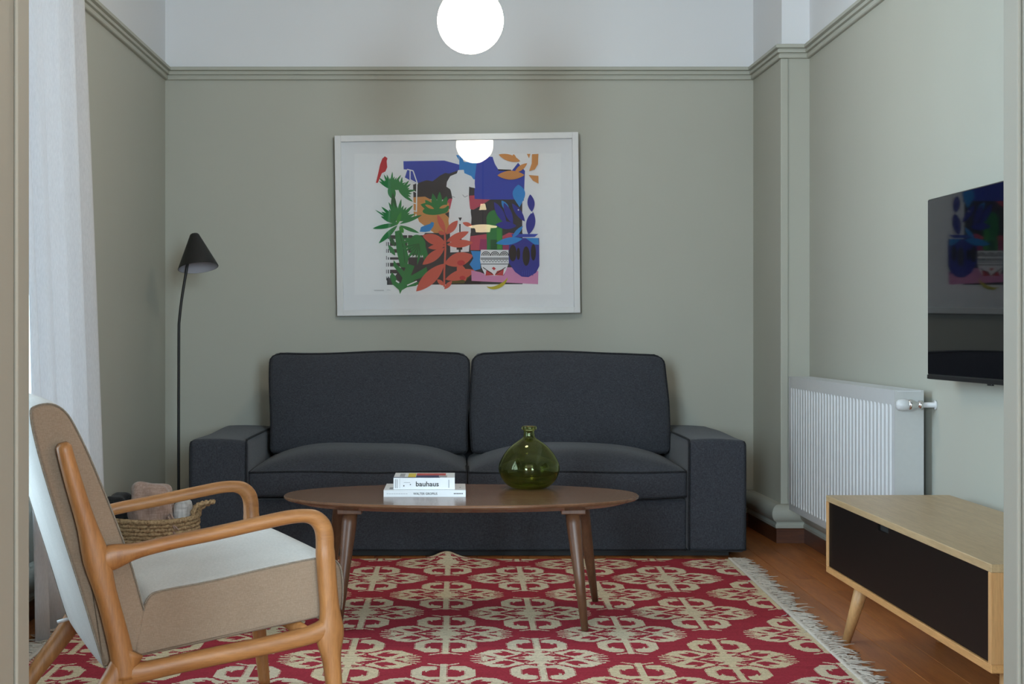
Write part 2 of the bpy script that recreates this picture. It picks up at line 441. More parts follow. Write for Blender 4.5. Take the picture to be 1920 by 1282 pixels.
for s in (0, 1):
    x0 = SI0 + s * SW; cx = x0 + SW / 2; hw = SW / 2 - 0.002
    def seat_def(p, cx=cx, hw=hw):
        q = Vector(p); u = q.x / hw; w = q.y / 0.36
        crown = 0.082 * max(0, 1 - abs(u) ** 3.2) * max(0, 1 - max(0, -w) ** 5) ** 0.6
        if q.z > 0: q.z += crown * (q.z / 0.056)
        if q.y < -0.3: q.y -= 0.012 * (1 - u * u) * (1 - min(1, abs(q.z) / 0.056) ** 2) 
        if q.z < 0: q.z -= 0.006 * math.sin(u * 2.5 + 1)
        q.z += 0.0025 * math.sin(q.x * 11 + cx * 5)
        return q + Vector((cx, 0.385, 0.297))
    v, f = rbox_grid(hw, 0.375, 0.056, 0.016, 26, seat_def); c = mesh('seat_cushion', v, f, M_SOFA, sofa, True)
    for zz in (0.051, -0.051):
        pth = [seat_def(Vector((-hw + 0.006 + (2 * hw - 0.012) * i / 30, -0.375 + 0.003, zz))) for i in range(31)]
        pth = [seat_def(Vector((-hw + 0.003, -0.375 + 0.25, zz))), seat_def(Vector((-hw + 0.003, -0.375 + 0.02, zz)))] + pth + [seat_def(Vector((hw - 0.003, -0.375 + 0.02, zz))), seat_def(Vector((hw - 0.003, -0.375 + 0.25, zz)))]
        tube('piping', pth, 0.0045, M_PIPE, c, 6)
BX = [(-0.836 - 0.041, 0.050 - 0.041), (0.058 - 0.041, 0.934 - 0.041)]
for s, (x0, x1) in enumerate(BX):
    cx = (x0 + x1) / 2; hw = (x1 - x0) / 2; hh = 0.225
    def back_def(p, cx=cx, hw=hw, s=s):
        q = Vector(p); u = q.x / hw; w = q.z / hh
        r = (1 - abs(u) ** 4) * (1 - abs(w) ** 4)
        if q.y < 0: q.y -= 0.045 * max(0, r) ** 0.7
        q.z += 0.006 * math.sin(q.x * 8 + 1.7 * s + 0.6) * max(0, w)
        q.x += 0.006 * math.sin(q.z * 11 + 2 * s) * u
        if s == 1: q.x += 0.012 * max(0, u) * (0.3 - w) * 0.5; q.z -= 0.02 * max(0, u - 0.6) * max(0, w)
        # rounded upper corners
        cu, cw = max(0, abs(u) - 0.90) / 0.10, max(0, w - 0.80) / 0.20
        q.z -= 0.018 * cu * cu * cw; q.x -= math.copysign(0.012 * cu * cw * cw, u)
        q.y += q.z * 0.16
        return q + Vector((cx, 0.625, 0.607))
    v, f = rbox_grid(hw, 0.085, hh, 0.022, 22, back_def); c = mesh('back_cushion', v, f, M_SOFA, sofa, True)
    e = 0.004; a, b = hw - e, hh - e; ring = []
    for (ax, az, bx, bz) in ((-a, -b, a, -b), (a, -b, a, b), (a, b, -a, b), (-a, b, -a, -b)):
        for i in range(20):
            t = i / 20; X = ax + (bx - ax) * t; Z = az + (bz - az) * t
            r = 0.022; qx = max(-a + r, min(a - r, X)); qz = max(-b + r, min(b - r, Z)); d = Vector((X - qx, Z - qz))
            if d.length > r: d = d.normalized() * r; X, Z = qx + d.x, qz + d.y
            ring.append(back_def(Vector((X, -0.085 + 0.006, Z))))
    tube('piping', ring, 0.0048, M_PIPE, c, 6, True)

# ------------------------------------------------------------------ rug
RY0, RY1, RX0, RX1 = 3.05, 5.94, -1.235, 1.10
cell = 0.0045
def in_poly(px, py, poly):
    c = np.zeros(px.shape, bool); n = len(poly); j = n - 1
    for i in range(n):
        xi, yi = poly[i]; xj, yj = poly[j]
        if yi != yj:
            c ^= ((yi > py) != (yj > py)) & (px < (xj - xi) * (py - yi) / (yj - yi) + xi)
        j = i
    return c
def stroke(px, py, pts, w, ay=0.75):
    out = np.zeros(px.shape, bool)
    for (x0, y0), (x1, y1) in zip(pts[:-1], pts[1:]):
        dx, dy = x1 - x0, (y1 - y0) * ay; L = dx * dx + dy * dy + 1e-12
        t = np.clip(((px - x0) * dx + (py - y0) * ay * dy) / L, 0, 1)
        out |= ((px - x0 - t * dx) ** 2 + ((py - y0) * ay - t * dy) ** 2) < (w / 2) ** 2
    return out
def motif(u, v):
    a, b = np.abs(u), np.abs(v)
    m = (a < 0.0105) & (b < 0.292)
    m |= stroke(a, b, [(0.010, 0.276), (0.045, 0.298)], 0.008)
    # hook rings above and below
    m |= stroke(a, b, [(0.0, 0.110), (0.045, 0.108), (0.079, 0.142), (0.080, 0.207), (0.056, 0.246), (0.034, 0.246)], 0.0315)
    m |= in_poly(a, b, [(0.017, 0.224), (0.026, 0.262), (0.055, 0.256), (0.058, 0.225), (0.050, 0.186), (0.044, 0.212)])
    # pairs of leaves at the sides
    leaf = [(0.036, 0.072), (0.066, 0.100), (0.112, 0.124), (0.152, 0.112), (0.190, 0.064), (0.160, 0.040), (0.130, 0.012), (0.112, 0.000), (0.072, 0.030)]
    m |= in_poly(a, b, leaf)
    hole = [(0.074, 0.050), (0.098, 0.092), (0.122, 0.100), (0.108, 0.076), (0.146, 0.074), (0.128, 0.044), (0.110, 0.030), (0.092, 0.038)]
    m &= ~in_poly(a, b, hole)
    m |= in_poly(a, b, [(0.112, 0.0), (0.128, 0.016), (0.146, 0.0)])
    m |= in_poly(a, b, [(0.140, -0.01), (0.140, 0.006), (0.172, 0.026), (0.184, -0.01)])
    for y1 in (0.000, 0.034): m |= stroke(a, b, [(0.165, y1 * 0.5), (0.208, y1)], 0.0085)
    m |= stroke(a, b, [(0.165, 0.030), (0.198, 0.056)], 0.007)
    # centre
    m |= in_poly(a, b, [(0.0, 0.075), (0.024, 0.072), (0.034, 0.030), (0.088, 0.003), (0.088, -0.003), (0.0, -0.01)])
    m |= in_poly(a, b, [(0.016, 0.070), (0.046, 0.086), (0.050, 0.050), (0.030, 0.045)]) & (a > 0.018)
    m &= ~((a > 0.045) & (a < 0.066) & (b < 0.009))
    # thin red lines between hooks, leaves and centre
    m &= ~(stroke(a, b, [(0.016, 0.098), (0.044, 0.082), (0.075, 0.100), (0.10, 0.130)], 0.0085))
    m &= ~(stroke(a, b, [(0.022, 0.040), (0.046, 0.066), (0.050, 0.085)], 0.008))
    m &= ~(stroke(a, b, [(0.046, 0.066), (0.075, 0.030), (0.100, 0.005)], 0.008))
    return m
nx = int((RX1 - RX0) / cell); ny = int((RY1 - RY0) / cell)
gx = RX0 + (np.arange(nx) + 0.5) * (RX1 - RX0) / nx; gy = RY0 + (np.arange(ny) + 0.5) * (RY1 - RY0) / ny
PX, PY = np.meshgrid(gx, gy)
pat = np.zeros(PX.shape, bool); tint = np.zeros(PX.shape)
for kx in range(-5, 6):
    cx0 = -0.037 + 0.2735 * kx
    for n in range(-4, 5):
        cy0 = 4.455 + 0.675 * n + (0.342 if kx % 2 else 0.0)
        if not (RY0 - 0.4 < cy0 < RY1 + 0.4): continue
        s = 1.055 + rng.uniform(-0.02, 0.02); cx = cx0 + rng.uniform(-0.004, 0.004); cy = cy0 + rng.uniform(-0.008, 0.008)
        if abs(cx0 - 1.06) < 0.05: cx = 1.088
        w = (np.abs(PX - cx) < 0.23) & (np.abs(PY - cy) < 0.33)
        jit = 0.0018 * np.sin(PY[w] * 900 + kx) 
        mm = motif((PX[w] - cx) * s + jit, (PY[w] - cy) * s)
        pat[w] |= mm; tt = rng.uniform(0, 1); tw = tint[w]; tw[mm] = tt; tint[w] = tw
nz = rng.normal(0, 1, PX.shape); row = rng.normal(0, 1, (ny, 1))
red = np.array([0.345, 0.033, 0.050]); crA = np.array([0.65, 0.53, 0.34]); crB = np.array([0.66, 0.57, 0.42])
colr = np.where(pat[..., None], crA + (crB - crA) * tint[..., None], red)
colr = colr * (1 + 0.07 * nz + 0.05 * row)[..., None]
vxs = RX0 + np.arange(nx + 1) * (RX1 - RX0) / nx; vys = RY0 + np.arange(ny + 1) * (RY1 - RY0) / ny
VX, VY = np.meshgrid(vxs, vys)
def rug_h(X, Y):
    d = RY1 - Y
    return 0.006 + 0.027 * np.exp(-((X + 0.045) / 0.055) ** 2) * np.exp(-(d / 0.10) ** 2) + 0.004 * np.exp(-((X + 0.0) / 0.13) ** 2) * np.exp(-(d / 0.25) ** 2) + 0.001 * np.sin(X * 7) * np.sin(Y * 5)
def skew(X, Y): return X * (1 - 0.017 * (RY1 - Y))
VZ = rug_h(VX, VY); VXs = skew(VX, VY)
verts = np.stack([VXs, VY, VZ], -1).reshape(-1, 3)
ii = (np.arange(ny)[:, None] * (nx + 1) + np.arange(nx)[None, :])
quads = np.stack([ii, ii + 1, ii + nx + 2, ii + nx + 1], -1).reshape(-1, 4)
me = bpy.data.meshes.new('woven_field')
me.vertices.add(len(verts)); me.vertices.foreach_set('co', verts.ravel())
me.loops.add(quads.size); me.loops.foreach_set('vertex_index', quads.ravel().astype(np.int32))
me.polygons.add(len(quads)); me.polygons.foreach_set('loop_start', (np.arange(len(quads)) * 4).astype(np.int32))
try: me.polygons.foreach_set('loop_total', np.full(len(quads), 4, np.int32))
except Exception: pass
at = me.attributes.new('weave', 'FLOAT_COLOR', 'FACE')
at.data.foreach_set('color', np.concatenate([np.clip(colr.reshape(-1, 3), 0, 1), np.ones((len(quads), 1))], 1).ravel().astype(np.float32))
me.update(calc_edges=True); me.validate()
m, nt, b = newmat('flatweave_wool')
a = N(nt, 'ShaderNodeAttribute', attribute_name='weave'); nt.links.new(a.outputs['Color'], b.inputs['Base Color'])
b.inputs['Roughness'].default_value = 0.95; b.inputs['Specular IOR Level'].default_value = 0.1
wv = N(nt, 'ShaderNodeTexWave', Scale=180.0, Distortion=1.0); wv.bands_direction = 'X'; nt.links.new(coords(nt), wv.inputs['Vector'])
bump(nt, b, wv.outputs['Fac'], 0.25, 0.001)
me.materials.append(m)
rug = tag(empty('rug', (0, 4.5, 0)), 'red and cream patterned flat-weave rug with white tasselled edges', 'rug')
fo = bpy.data.objects.new('woven_field', me); COL.objects.link(fo); fo.parent = rug; fo.location = (0, -4.5, 0)
# underside / edge thickness
VT = []
m_under = plain('rug_backing', (0.30, 0.05, 0.06, 1), 0.95)
eL = lambda X, Y: float(skew(np.array(X), np.array(Y)))
v = [(eL(RX0, RY0), RY0, 0.001), (eL(RX1, RY0), RY0, 0.001), (eL(RX1, RY1), RY1, 0.001), (eL(RX0, RY1), RY1, 0.001)]
n0 = len(v)
v += [(x, y, 0.0048) for x, y, z in v]
o = mesh('backing', v, [(3, 2, 1, 0), (0, 1, 5, 4), (1, 2, 6, 5), (2, 3, 7, 6), (3, 0, 4, 7)], m_under, rug); o.location = (0, -4.5, 0)
# fringes
M_FRINGE = plain('fringe_cotton', (0.56, 0.50, 0.43, 1), 0.95)
for side in (-1, 1):
    parts = []
    y = RY0
    while y < RY1:
        base_ang = rng.normal(0.0, 0.25) + 0.35 * math.sin(y * 9)
        L0 = rng.uniform(0.055, 0.105)
        for sidx in range(3):
            x0 = eL(RX1 if side > 0 else RX0, y); yy = y + rng.uniform(-0.004, 0.004)
            ang = base_ang + rng.normal(0, 0.42); L = L0 * rng.uniform(0.7, 1.1)
            p = [(x0 - side * 0.006, yy, 0.006)]
            z = 0.006
            bend = rng.normal(0, 0.5)
            for q in range(1, 5):
                t = q / 4; aa = ang + bend * t
                p.append((p[-1][0] + side * math.cos(aa) * L / 4, p[-1][1] + math.sin(aa) * L / 4, 0.003 + rng.uniform(0.0, 0.008) * (1 - 0.3 * t)))
            parts.append(sweep(p, [0.0021, 0.0021, 0.0019, 0.0017, 0.0011], 4))
        parts.append(sweep([(x0 - side * 0.008, y, 0.008), (x0 + side * 0.012, y + rng.uniform(-0.003, 0.003), 0.007)], [0.0036, 0.0026], 5))
        y += 0.0125
    v, f = join_vf(parts); o = mesh('fringe', v, f, M_FRINGE, rug, True); o.location = (0, -4.5, 0); o['kind'] = 'stuff'

# ------------------------------------------------------------------ coffee table
TH = 0.40
table = tag(empty('coffee_table', (0.012, 4.72, 0.007)), 'oval walnut coffee table on four splayed tapered legs on rug', 'coffee table')
def oval(a, b, z, n=72, p=2.15):
    out = []
    for j in range(n):
        t = 2 * PI * j / n; c, s = math.cos(t), math.sin(t)
        out.append((a * math.copysign(abs(c) ** (2 / p), c), b * math.copysign(abs(s) ** (2 / p), s), z))
    return out
A, B, zt = 0.568, 0.318, TH - 0.007
rings = [oval(A * 0.90, B * 0.86, zt - 0.026), oval(A - 0.006, B - 0.006, zt - 0.012), oval(A, B, zt - 0.007), oval(A, B, zt - 0.003), oval(A - 0.003, B - 0.003, zt)]
V = []; F = []; n = 72
for r in rings: V += r
for i in range(len(rings) - 1):
    for j in range(n): F.append((i * n + j, i * n + (j + 1) % n, (i + 1) * n + (j + 1) % n, (i + 1) * n + j))
F.append(tuple(range(n - 1, -1, -1))); F.append(tuple((len(rings) - 1) * n + j for j in range(n)))
mesh('table_top', V, F, M_WALNUT, table)
for sx in (-1, 1):
    for sy in (-1, 1):
        if sy < 0: tx, ty, bx, by = 0.345, -0.15, 0.377, -0.225
        else: tx, ty, bx, by = 0.400, 0.18, 0.455, 0.275
        tx *= sx; bx *= sx
        lg = tube('leg', [(bx, by, 0.0), (bx * 0.5 + tx * 0.5, by * 0.5 + ty * 0.5, (zt - 0.04) / 2), (tx * 0.9 + bx * 0.1, ty * 0.9 + by * 0.1, zt - 0.075), (tx, ty, zt - 0.040)], [0.0105, 0.0175, 0.0232, 0.0225], M_WALN_V, table, 16)
        o = box('mounting_block', tx - 0.038, tx + 0.038, ty - 0.04, ty + 0.04, zt - 0.042, zt - 0.0262, M_WALN_V, lg, 0.003)

# ------------------------------------------------------------------ books
M_PAPER = plain('book_pages', (0.74, 0.72, 0.68, 1), 0.8)
M_COVER = plain('book_white_cover', (0.80, 0.80, 0.81, 1), 0.35)
M_INK = plain('printed_black', (0.015, 0.015, 0.018, 1), 0.5)
M_GREY = plain('printed_grey', (0.33, 0.33, 0.34, 1), 0.5)
def book(name, label, cx, yf, z, w, d, t):
    e = tag(empty(name, (cx, yf + d / 2, z)), label, 'book', 'books on the coffee table')
    boxes('cover', [(-w / 2, w / 2, -d / 2, d / 2, 0, 0.002), (-w / 2, w / 2, -d / 2, d / 2, t - 0.002, t), (-w / 2, w / 2, -d / 2, -d / 2 + 0.002, 0.002, t - 0.002)], M_COVER, e)
    boxes('pages', [(-w / 2 + 0.003, w / 2 - 0.003, -d / 2 + 0.0022, d / 2 - 0.003, 0.0022, t - 0.0022)], M_PAPER, e)
    return e
def spine_text(e, s, size, x, z, w, d, mat, stretch=1.0, bold=0.0):
    v, f = text_vf(s, size, 0.0002, bold)
    xs = [p[0] for p in v]; W = max(xs) - min(xs); x0 = min(xs)
    k = stretch
    v = [((p[0] - x0 - W / 2) * k + x, -d / 2 - 0.0004 - p[2], p[1] + z) for p in v]
    return mesh('lettering', v, f, mat, e)
def prints(e, name, rects, mat, d, top=None):
    """thin printed bars on the spine (x0,x1,z0,z1) or on the top cover (x0,x1,y0,y1)"""
    bm = bmesh.new()
    for a in rects:
        if top is None: bm_box(bm, a[0], a[1], -d / 2 - 0.0005, -d / 2 + 0.0003, a[2], a[3])
        else: bm_box(bm, a[0], a[1], a[2], a[3], top - 0.0003, top + 0.0004)
    return from_bm(name, bm, mat, e)
b1w, b1d, b1t = 0.259, 0.20, 0.021
b1 = book('book', 'larger flat white book lying under the smaller one on coffee table', -0.104, 4.645, TH, b1w, b1d, b1t)
spine_text(b1, 'WALTER GROPIUS', 0.0100, 0.002, 0.0065, b1w, b1d, M_INK, 0.92, 0.0001)
prints(b1, 'printed_lines', [(-0.120 + i * 0.0075, -0.1145 + i * 0.0075, 0.0088, 0.0102) for i in range(9)], M_GREY, b1d)
prints(b1, 'printed_lines', [(0.092 + i * 0.005, 0.0955 + i * 0.005, 0.0085, 0.0118) for i in range(6)], M_INK, b1d)
prints(b1, 'printed_block', [(-0.113, -0.102, -0.075, -0.02)], M_GREY, b1d, b1t)
prints(b1, 'printed_block', [(0.110, 0.114, -0.03, -0.01)], M_GREY, b1d, b1t)
b2w, b2d, b2t = 0.194, 0.165, 0.037
b2 = book('book', 'smaller thick white book with bold black spine lettering, on top', -0.106, 4.662, TH + b1t + 0.0006, b2w, b2d, b2t)
spine_text(b2, 'bauhaus', 0.0215, 0.010, 0.0100, b2w, b2d, M_INK, 1.06, 0.0004)
prints(b2, 'printed_lines', [(-0.066, -0.0625, 0.0095, 0.013), (-0.064, -0.044, 0.0215, 0.0222), (-0.045, -0.042, 0.014, 0.017)], M_INK, b2d)
prints(b2, 'printed_lines', [(-0.092 + i * 0.005, -0.0895 + i * 0.005, 0.004, 0.032) for i in range(2)] + [(-0.0775, -0.0768, 0.003, 0.034), (0.077, 0.0795, 0.005, 0.031)], M_GREY, b2d)
for o in b2.children:
    if o.name.startswith('printed_lines'): o['kind'] = 'stuff'
for o in b1.children:
    if o.name.startswith('printed_lines'): o['kind'] = 'stuff'
M_NAVY = plain('printed_navy', lin(38, 48, 92), 0.4); M_RED = plain('printed_red', lin(190, 70, 66), 0.4); M_YEL = plain('printed_yellow', lin(222, 196, 62), 0.4)
prints(b2, 'cover_stripe', [(-0.097, 0.050, -0.0825, -0.066), (-0.026, 0.047, -0.066, -0.010)], M_NAVY, b2d, b2t)
prints(b2, 'cover_stripe', [(-0.026, 0.068, -0.010, 0.060)], M_RED, b2d, b2t)
prints(b2, 'cover_stripe', [(-0.052, -0.028, -0.064, 0.060)], M_YEL, b2d, b2t)
prints(b2, 'cover_stripe', [(0.048, 0.072, -0.075, -0.012)], M_GREY, b2d, b2t)
prints(b2, 'cover_stripe', [(-0.079, -0.063, -0.05, 0.050)], M_GREY, b2d, b2t)

# ------------------------------------------------------------------ green glass vase
m, nt, b = newmat('green_bottle_glass'); nt.nodes.remove(b)
g = N(nt, 'ShaderNodeBsdfGlass', Roughness=0.0, IOR=1.48); g.inputs['Color'].default_value = (0.76, 0.785, 0.56, 1)
tr = N(nt, 'ShaderNodeBsdfTransparent'); tr.inputs[0].default_value = (0.55, 0.62, 0.28, 1)
mx = nt.nodes.new('ShaderNodeMixShader'); mx.inputs[0].default_value = 0.12
nt.links.new(g.outputs[0], mx.inputs[1]); nt.links.new(tr.outputs[0], mx.inputs[2]); nt.links.new(mx.outputs[0], nt.nodes['Material Output'].inputs[0])
M_GREEN = m
outer = smooth_path([(0.0, 0.0), (0.045, 0.001), (0.068, 0.008), (0.090, 0.030), (0.1015, 0.060), (0.098, 0.086), (0.080, 0.118), (0.058, 0.142), (0.036, 0.158), (0.0215, 0.168), (0.0185, 0.178), (0.0180, 0.190), (0.0195, 0.193), (0.0245, 0.196), (0.0250, 0.203), (0.0225, 0.2065), (0.0180, 0.206)], 4)
inner = smooth_path([(0.0150, 0.203), (0.0145, 0.180), (0.018, 0.167), (0.033, 0.155), (0.055, 0.139), (0.077, 0.115), (0.0945, 0.085), (0.0978, 0.060), (0.0865, 0.033), (0.065, 0.013), (0.040, 0.007), (0.0, 0.012)], 4)
v, f = lathe([(max(r, 0.0002), z) for r, z, *_ in outer + inner], 56)
vase = mesh('glass_vase', v, f, M_GREEN, None, True); vase.location = (0.238, 4.90, TH + 0.0006)
vase.rotation_euler = (0, 0, 0)
tag(vase, 'green glass bulb-shaped bottle vase standing on the coffee table', 'vase')

# ------------------------------------------------------------------ armchair (local frame: u forward = x, v to the far side = y)
TH_C = math.radians(22.0)
chair = tag(empty('armchair', (-0.282, 3.20, 0.0), TH_C), 'mid-century armchair with ash wood frame and cream linen cushions, leftmost', 'armchair')
CW = 0.655
def uh(pts, v): return [(u, v, h) for u, h in pts]
FL = 0.008                      # legs stand on the rug
M_V = Vector((0, 1, 0))
for side, v0 in ((0, 0.0), (1, CW)):
    # one bent piece: comes off the back post, rises to the front, bends and drops to the floor as the front leg
    p = smooth_path([(-0.492, 0.446), (-0.462, 0.456), (-0.405, 0.468), (-0.330, 0.482), (-0.250, 0.494), (-0.150, 0.511), (-0.080, 0.5215), (-0.040, 0.520), (-0.018, 0.506), (-0.008, 0.482), (-0.006, 0.440), (0.000, 0.36), (0.006, 0.29), (0.004, 0.25), (0.012, 0.17), (0.020, 0.09), (0.029, FL)], 5)
    sz = []
    for q in p:
        u_, h = q[0], q[1]
        if h > 0.44:
            a = 0.0148 + (0.012 * math.exp(-((u_ + 0.468) / 0.040) ** 2) if u_ > -0.47 else 0.012 - 0.7 * (-0.47 - u_))
            wv_ = 0.0185 if u_ > -0.48 else 0.016
            if u_ > -0.05: a = 0.0148 + 0.0047 * min(1, (u_ + 0.05) / 0.035)
        else:
            a = 0.0205 if h > 0.25 else 0.0135 + 0.007 * max(0, h) / 0.25
            a += 0.011 * math.exp(-((h - 0.262) / 0.035) ** 2)
            wv_ = 0.0205 if h > 0.2 else 0.015 + 0.0055 * max(0, h) / 0.2
        sz.append((wv_, a))
    V, F = sweep(uh(p, v0), sz, 16, up=(0, 1, 0), power=2.5)
    nq = len(F); idx = [0 if V[q[0]].z > 0.47 else 1 for q in F]
    mesh('arm_and_front_leg', V, F, None, chair, True, [M_CH_U, M_CH_H], idx)
    # lower side rail
    p = smooth_path([(0.012, 0.282), (-0.020, 0.270), (-0.060, 0.260), (-0.150, 0.247), (-0.250, 0.235), (-0.350, 0.222), (-0.400, 0.215), (-0.445, 0.212)], 4); k = len(p)
    sz = [(0.0185, 0.0195 + 0.011 * (abs(2 * i / (k - 1) - 1)) ** 6) for i in range(k)]
    V, F = sweep(uh(p, v0), sz, 16, up=(0, 1, 0), power=2.5); mesh('side_rail', V, F, M_CH_U, chair, True)
    # back post and raked rear leg
    p = smooth_path([(-0.561, 0.694), (-0.550, 0.650), (-0.530, 0.580), (-0.506, 0.500), (-0.482, 0.410), (-0.458, 0.320), (-0.442, 0.250), (-0.438, 0.205)], 4); k = len(p)
    sz = []
    for i, q in enumerate(p):
        t = i / (k - 1); a = 0.0155 + 0.010 * t + 0.007 * math.exp(-((q[1] - 0.455) / 0.05) ** 2)
        if i == 0: a = 0.009
        sz.append((0.0205 if i else 0.013, a))
    V, F = sweep(uh(p, v0), sz, 16, up=(0, 1, 0), power=2.5); mesh('back_post', V, F, M_CH_H, chair, True)
    p = smooth_path([(-0.425, 0.262), (-0.450, 0.215), (-0.490, 0.160), (-0.545, 0.090), (-0.600, FL)], 4); k = len(p)
    sz = [(0.0185, 0.030 - 0.014 * i / (k - 1)) for i in range(k)]
    V, F = sweep(uh(p, v0), sz, 16, up=(0, 1, 0), power=2.5); mesh('rear_leg', V, F, M_CH_H, chair, True)
# cross rails under the seat
tube('cross_rail', [(-0.05, 0.0, 0.268), (-0.05, CW, 0.268)], (0.017, 0.012), M_CH_U, chair, 10)
tube('cross_rail', [(-0.425, 0.0, 0.216), (-0.425, CW, 0.216)], (0.017, 0.012), M_CH_U, chair, 10)
tube('bolt', [(-0.503, CW - 0.075, 0.220), (-0.475, CW - 0.075, 0.226)], 0.0042, plain('bolt_white', (0.8, 0.8, 0.8, 1), 0.4), chair, 8)
def upholstery(name, poly, v0, v1, seam, rad=0.016, crown=None):
    """side outline (u,h) extruded across the chair with rounded side edges"""
    n = len(poly); pv = [Vector(p) for p in poly]
    area2 = sum(pv[i].x * pv[(i + 1) % n].y - pv[(i + 1) % n].x * pv[i].y for i in range(n))
    sgn = 1 if area2 > 0 else -1
    nrm = []
    for i in range(n):
        d = (pv[(i + 1) % n] - pv[(i - 1) % n]).normalized(); nrm.append(Vector((d.y, -d.x)) * sgn)
    secs = []
    for j in range(5):
        t = j / 4 * PI / 2; secs.append((v0 + rad * (1 - math.sin(t)), -rad * (1 - math.cos(t)) if False else -rad * (1 - math.sin(PI / 2 - (PI / 2 - t)) if False else rad * 0 - rad * (1 - math.sin(t)) ** 1.5)))
    secs = [(v0 + rad * (1 - math.cos(t)), -rad * (1 - math.sin(t))) for t in [PI / 2 * j / 4 for j in range(5)]]
    mid = [(v0 + rad + (v1 - v0 - 2 * rad) * j / 14, 0.0) for j in range(1, 14)]
    secs = secs + mid + [(v1 + v0 - a, b_) for a, b_ in reversed(secs)]
    V = []; F = []
    for a, off in secs:
        w = (2 * (a - v0) / (v1 - v0) - 1)
        for i in range(n):
            q = pv[i] + nrm[i] * (off * 0.5)
            if crown: q = q + nrm[i] * (crown * (1 - w ** 4))
            V.append((q.x, a, q.y))
    m_ = len(secs)
    for s in range(m_ - 1):
        for i in range(n): F.append((s * n + i, s * n + (i + 1) % n, (s + 1) * n + (i + 1) % n, (s + 1) * n + i))
    F.append(tuple(range(n - 1, -1, -1))); F.append(tuple((m_ - 1) * n + i for i in range(n)))
    bm = bmesh.new(); tmp = [bm.verts.new(p) for p in V]
    for q in F: bm.faces.new([tmp[i] for i in q])
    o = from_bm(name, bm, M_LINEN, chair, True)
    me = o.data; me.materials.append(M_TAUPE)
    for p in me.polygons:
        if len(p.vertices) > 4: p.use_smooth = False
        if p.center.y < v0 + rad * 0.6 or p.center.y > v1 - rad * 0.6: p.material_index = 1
    for a in (v0 + 0.002, v1 - 0.002):
        pth = [(pv[i].x + nrm[i].x * 0.0, a, pv[i].y + nrm[i].y * 0.0) for i in seam]
        tube('piping', pth, 0.0017, M_SEAM, o, 6)
    return o
seat = smooth_path([(-0.398, 0.335), (-0.380, 0.368), (-0.345, 0.378), (-0.250, 0.390), (-0.130, 0.410), (-0.030, 0.424), (0.010, 0.424), (0.034, 0.408), (0.042, 0.370), (0.040, 0.315), (0.028, 0.300), (-0.030, 0.291), (-0.200, 0.268), (-0.380, 0.243), (-0.410, 0.245), (-0.408, 0.29)], 4)[:-1]
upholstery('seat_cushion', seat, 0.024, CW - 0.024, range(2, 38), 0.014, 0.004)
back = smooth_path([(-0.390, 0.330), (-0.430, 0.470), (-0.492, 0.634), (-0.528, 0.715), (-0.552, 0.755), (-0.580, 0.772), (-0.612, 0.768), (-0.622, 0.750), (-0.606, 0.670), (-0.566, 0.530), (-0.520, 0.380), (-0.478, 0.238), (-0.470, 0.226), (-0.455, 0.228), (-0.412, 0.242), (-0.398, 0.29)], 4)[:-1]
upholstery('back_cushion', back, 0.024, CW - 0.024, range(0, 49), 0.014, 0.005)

# ------------------------------------------------------------------ media console
MX0, MX1, MY0, MY1, MZ0, MZ1 = 1.115, 1.487, 3.10, 4.425, 0.200, 0.430
con = tag(empty('media_console', ((MX0 + MX1) / 2, (MY0 + MY1) / 2, 0), 0.012), 'low oak media console with black drop front on angled legs', 'media console')
hx, hy = (MX1 - MX0) / 2, (MY1 - MY0) / 2; t = 0.018
box('top_panel', -hx, hx, -hy, hy, MZ1 - t, MZ1, M_OAK_T, con, 0.0012, 1)
box('bottom_panel', -hx, hx, -hy, hy, MZ0, MZ0 + t, M_OAK_E, con, 0.0012, 1)
for s in (-1, 1):
    a = -hy if s < 0 else hy - t
    box('side_panel', -hx, hx, a, a + t, MZ0 + t, MZ1 - t, M_OAK_V, con, 0.0008, 1)
box('back_panel', hx - 0.012, hx - 0.004, -hy + t, hy - t, MZ0 + t, MZ1 - t, M_OAK_V, con)
M_BLACK = plain('black_lacquer_front', (0.0055, 0.0038, 0.0032, 1), 0.45, 0.0, 0.15)
zb, ztp = MZ0 + t + 0.002, MZ1 - t - 0.002; nb = 0.045
fr = boxes('drop_front', [(-hx + 0.004, -hx + 0.020, -hy + t + 0.002, hy - t - 0.002, zb, ztp - 0.016), (-hx + 0.004, -hx + 0.020, -hy + t + 0.002, 0.06, ztp - 0.016, ztp), (-hx + 0.004, -hx + 0.020, 0.06 + 2 * nb, hy - t - 0.002, ztp - 0.016, ztp)], M_BLACK, con)
box('handle_notch', -hx + 0.010, -hx + 0.019, 0.06, 0.06 + 2 * nb, ztp - 0.016, ztp, plain('notch_black', (0.004, 0.004, 0.004, 1), 0.8), fr)
for sx in (-1, 1):
    for sy in (-1, 1):
        tx, ty = sx * (hx - 0.085), sy * (hy - 0.11); bx, by = sx * (hx - 0.045), sy * (hy - 0.055)
        tube('leg', [(bx, by, 0.0), (tx, ty, MZ0)], [0.0125, 0.0225], M_OAK_V, con, 16)

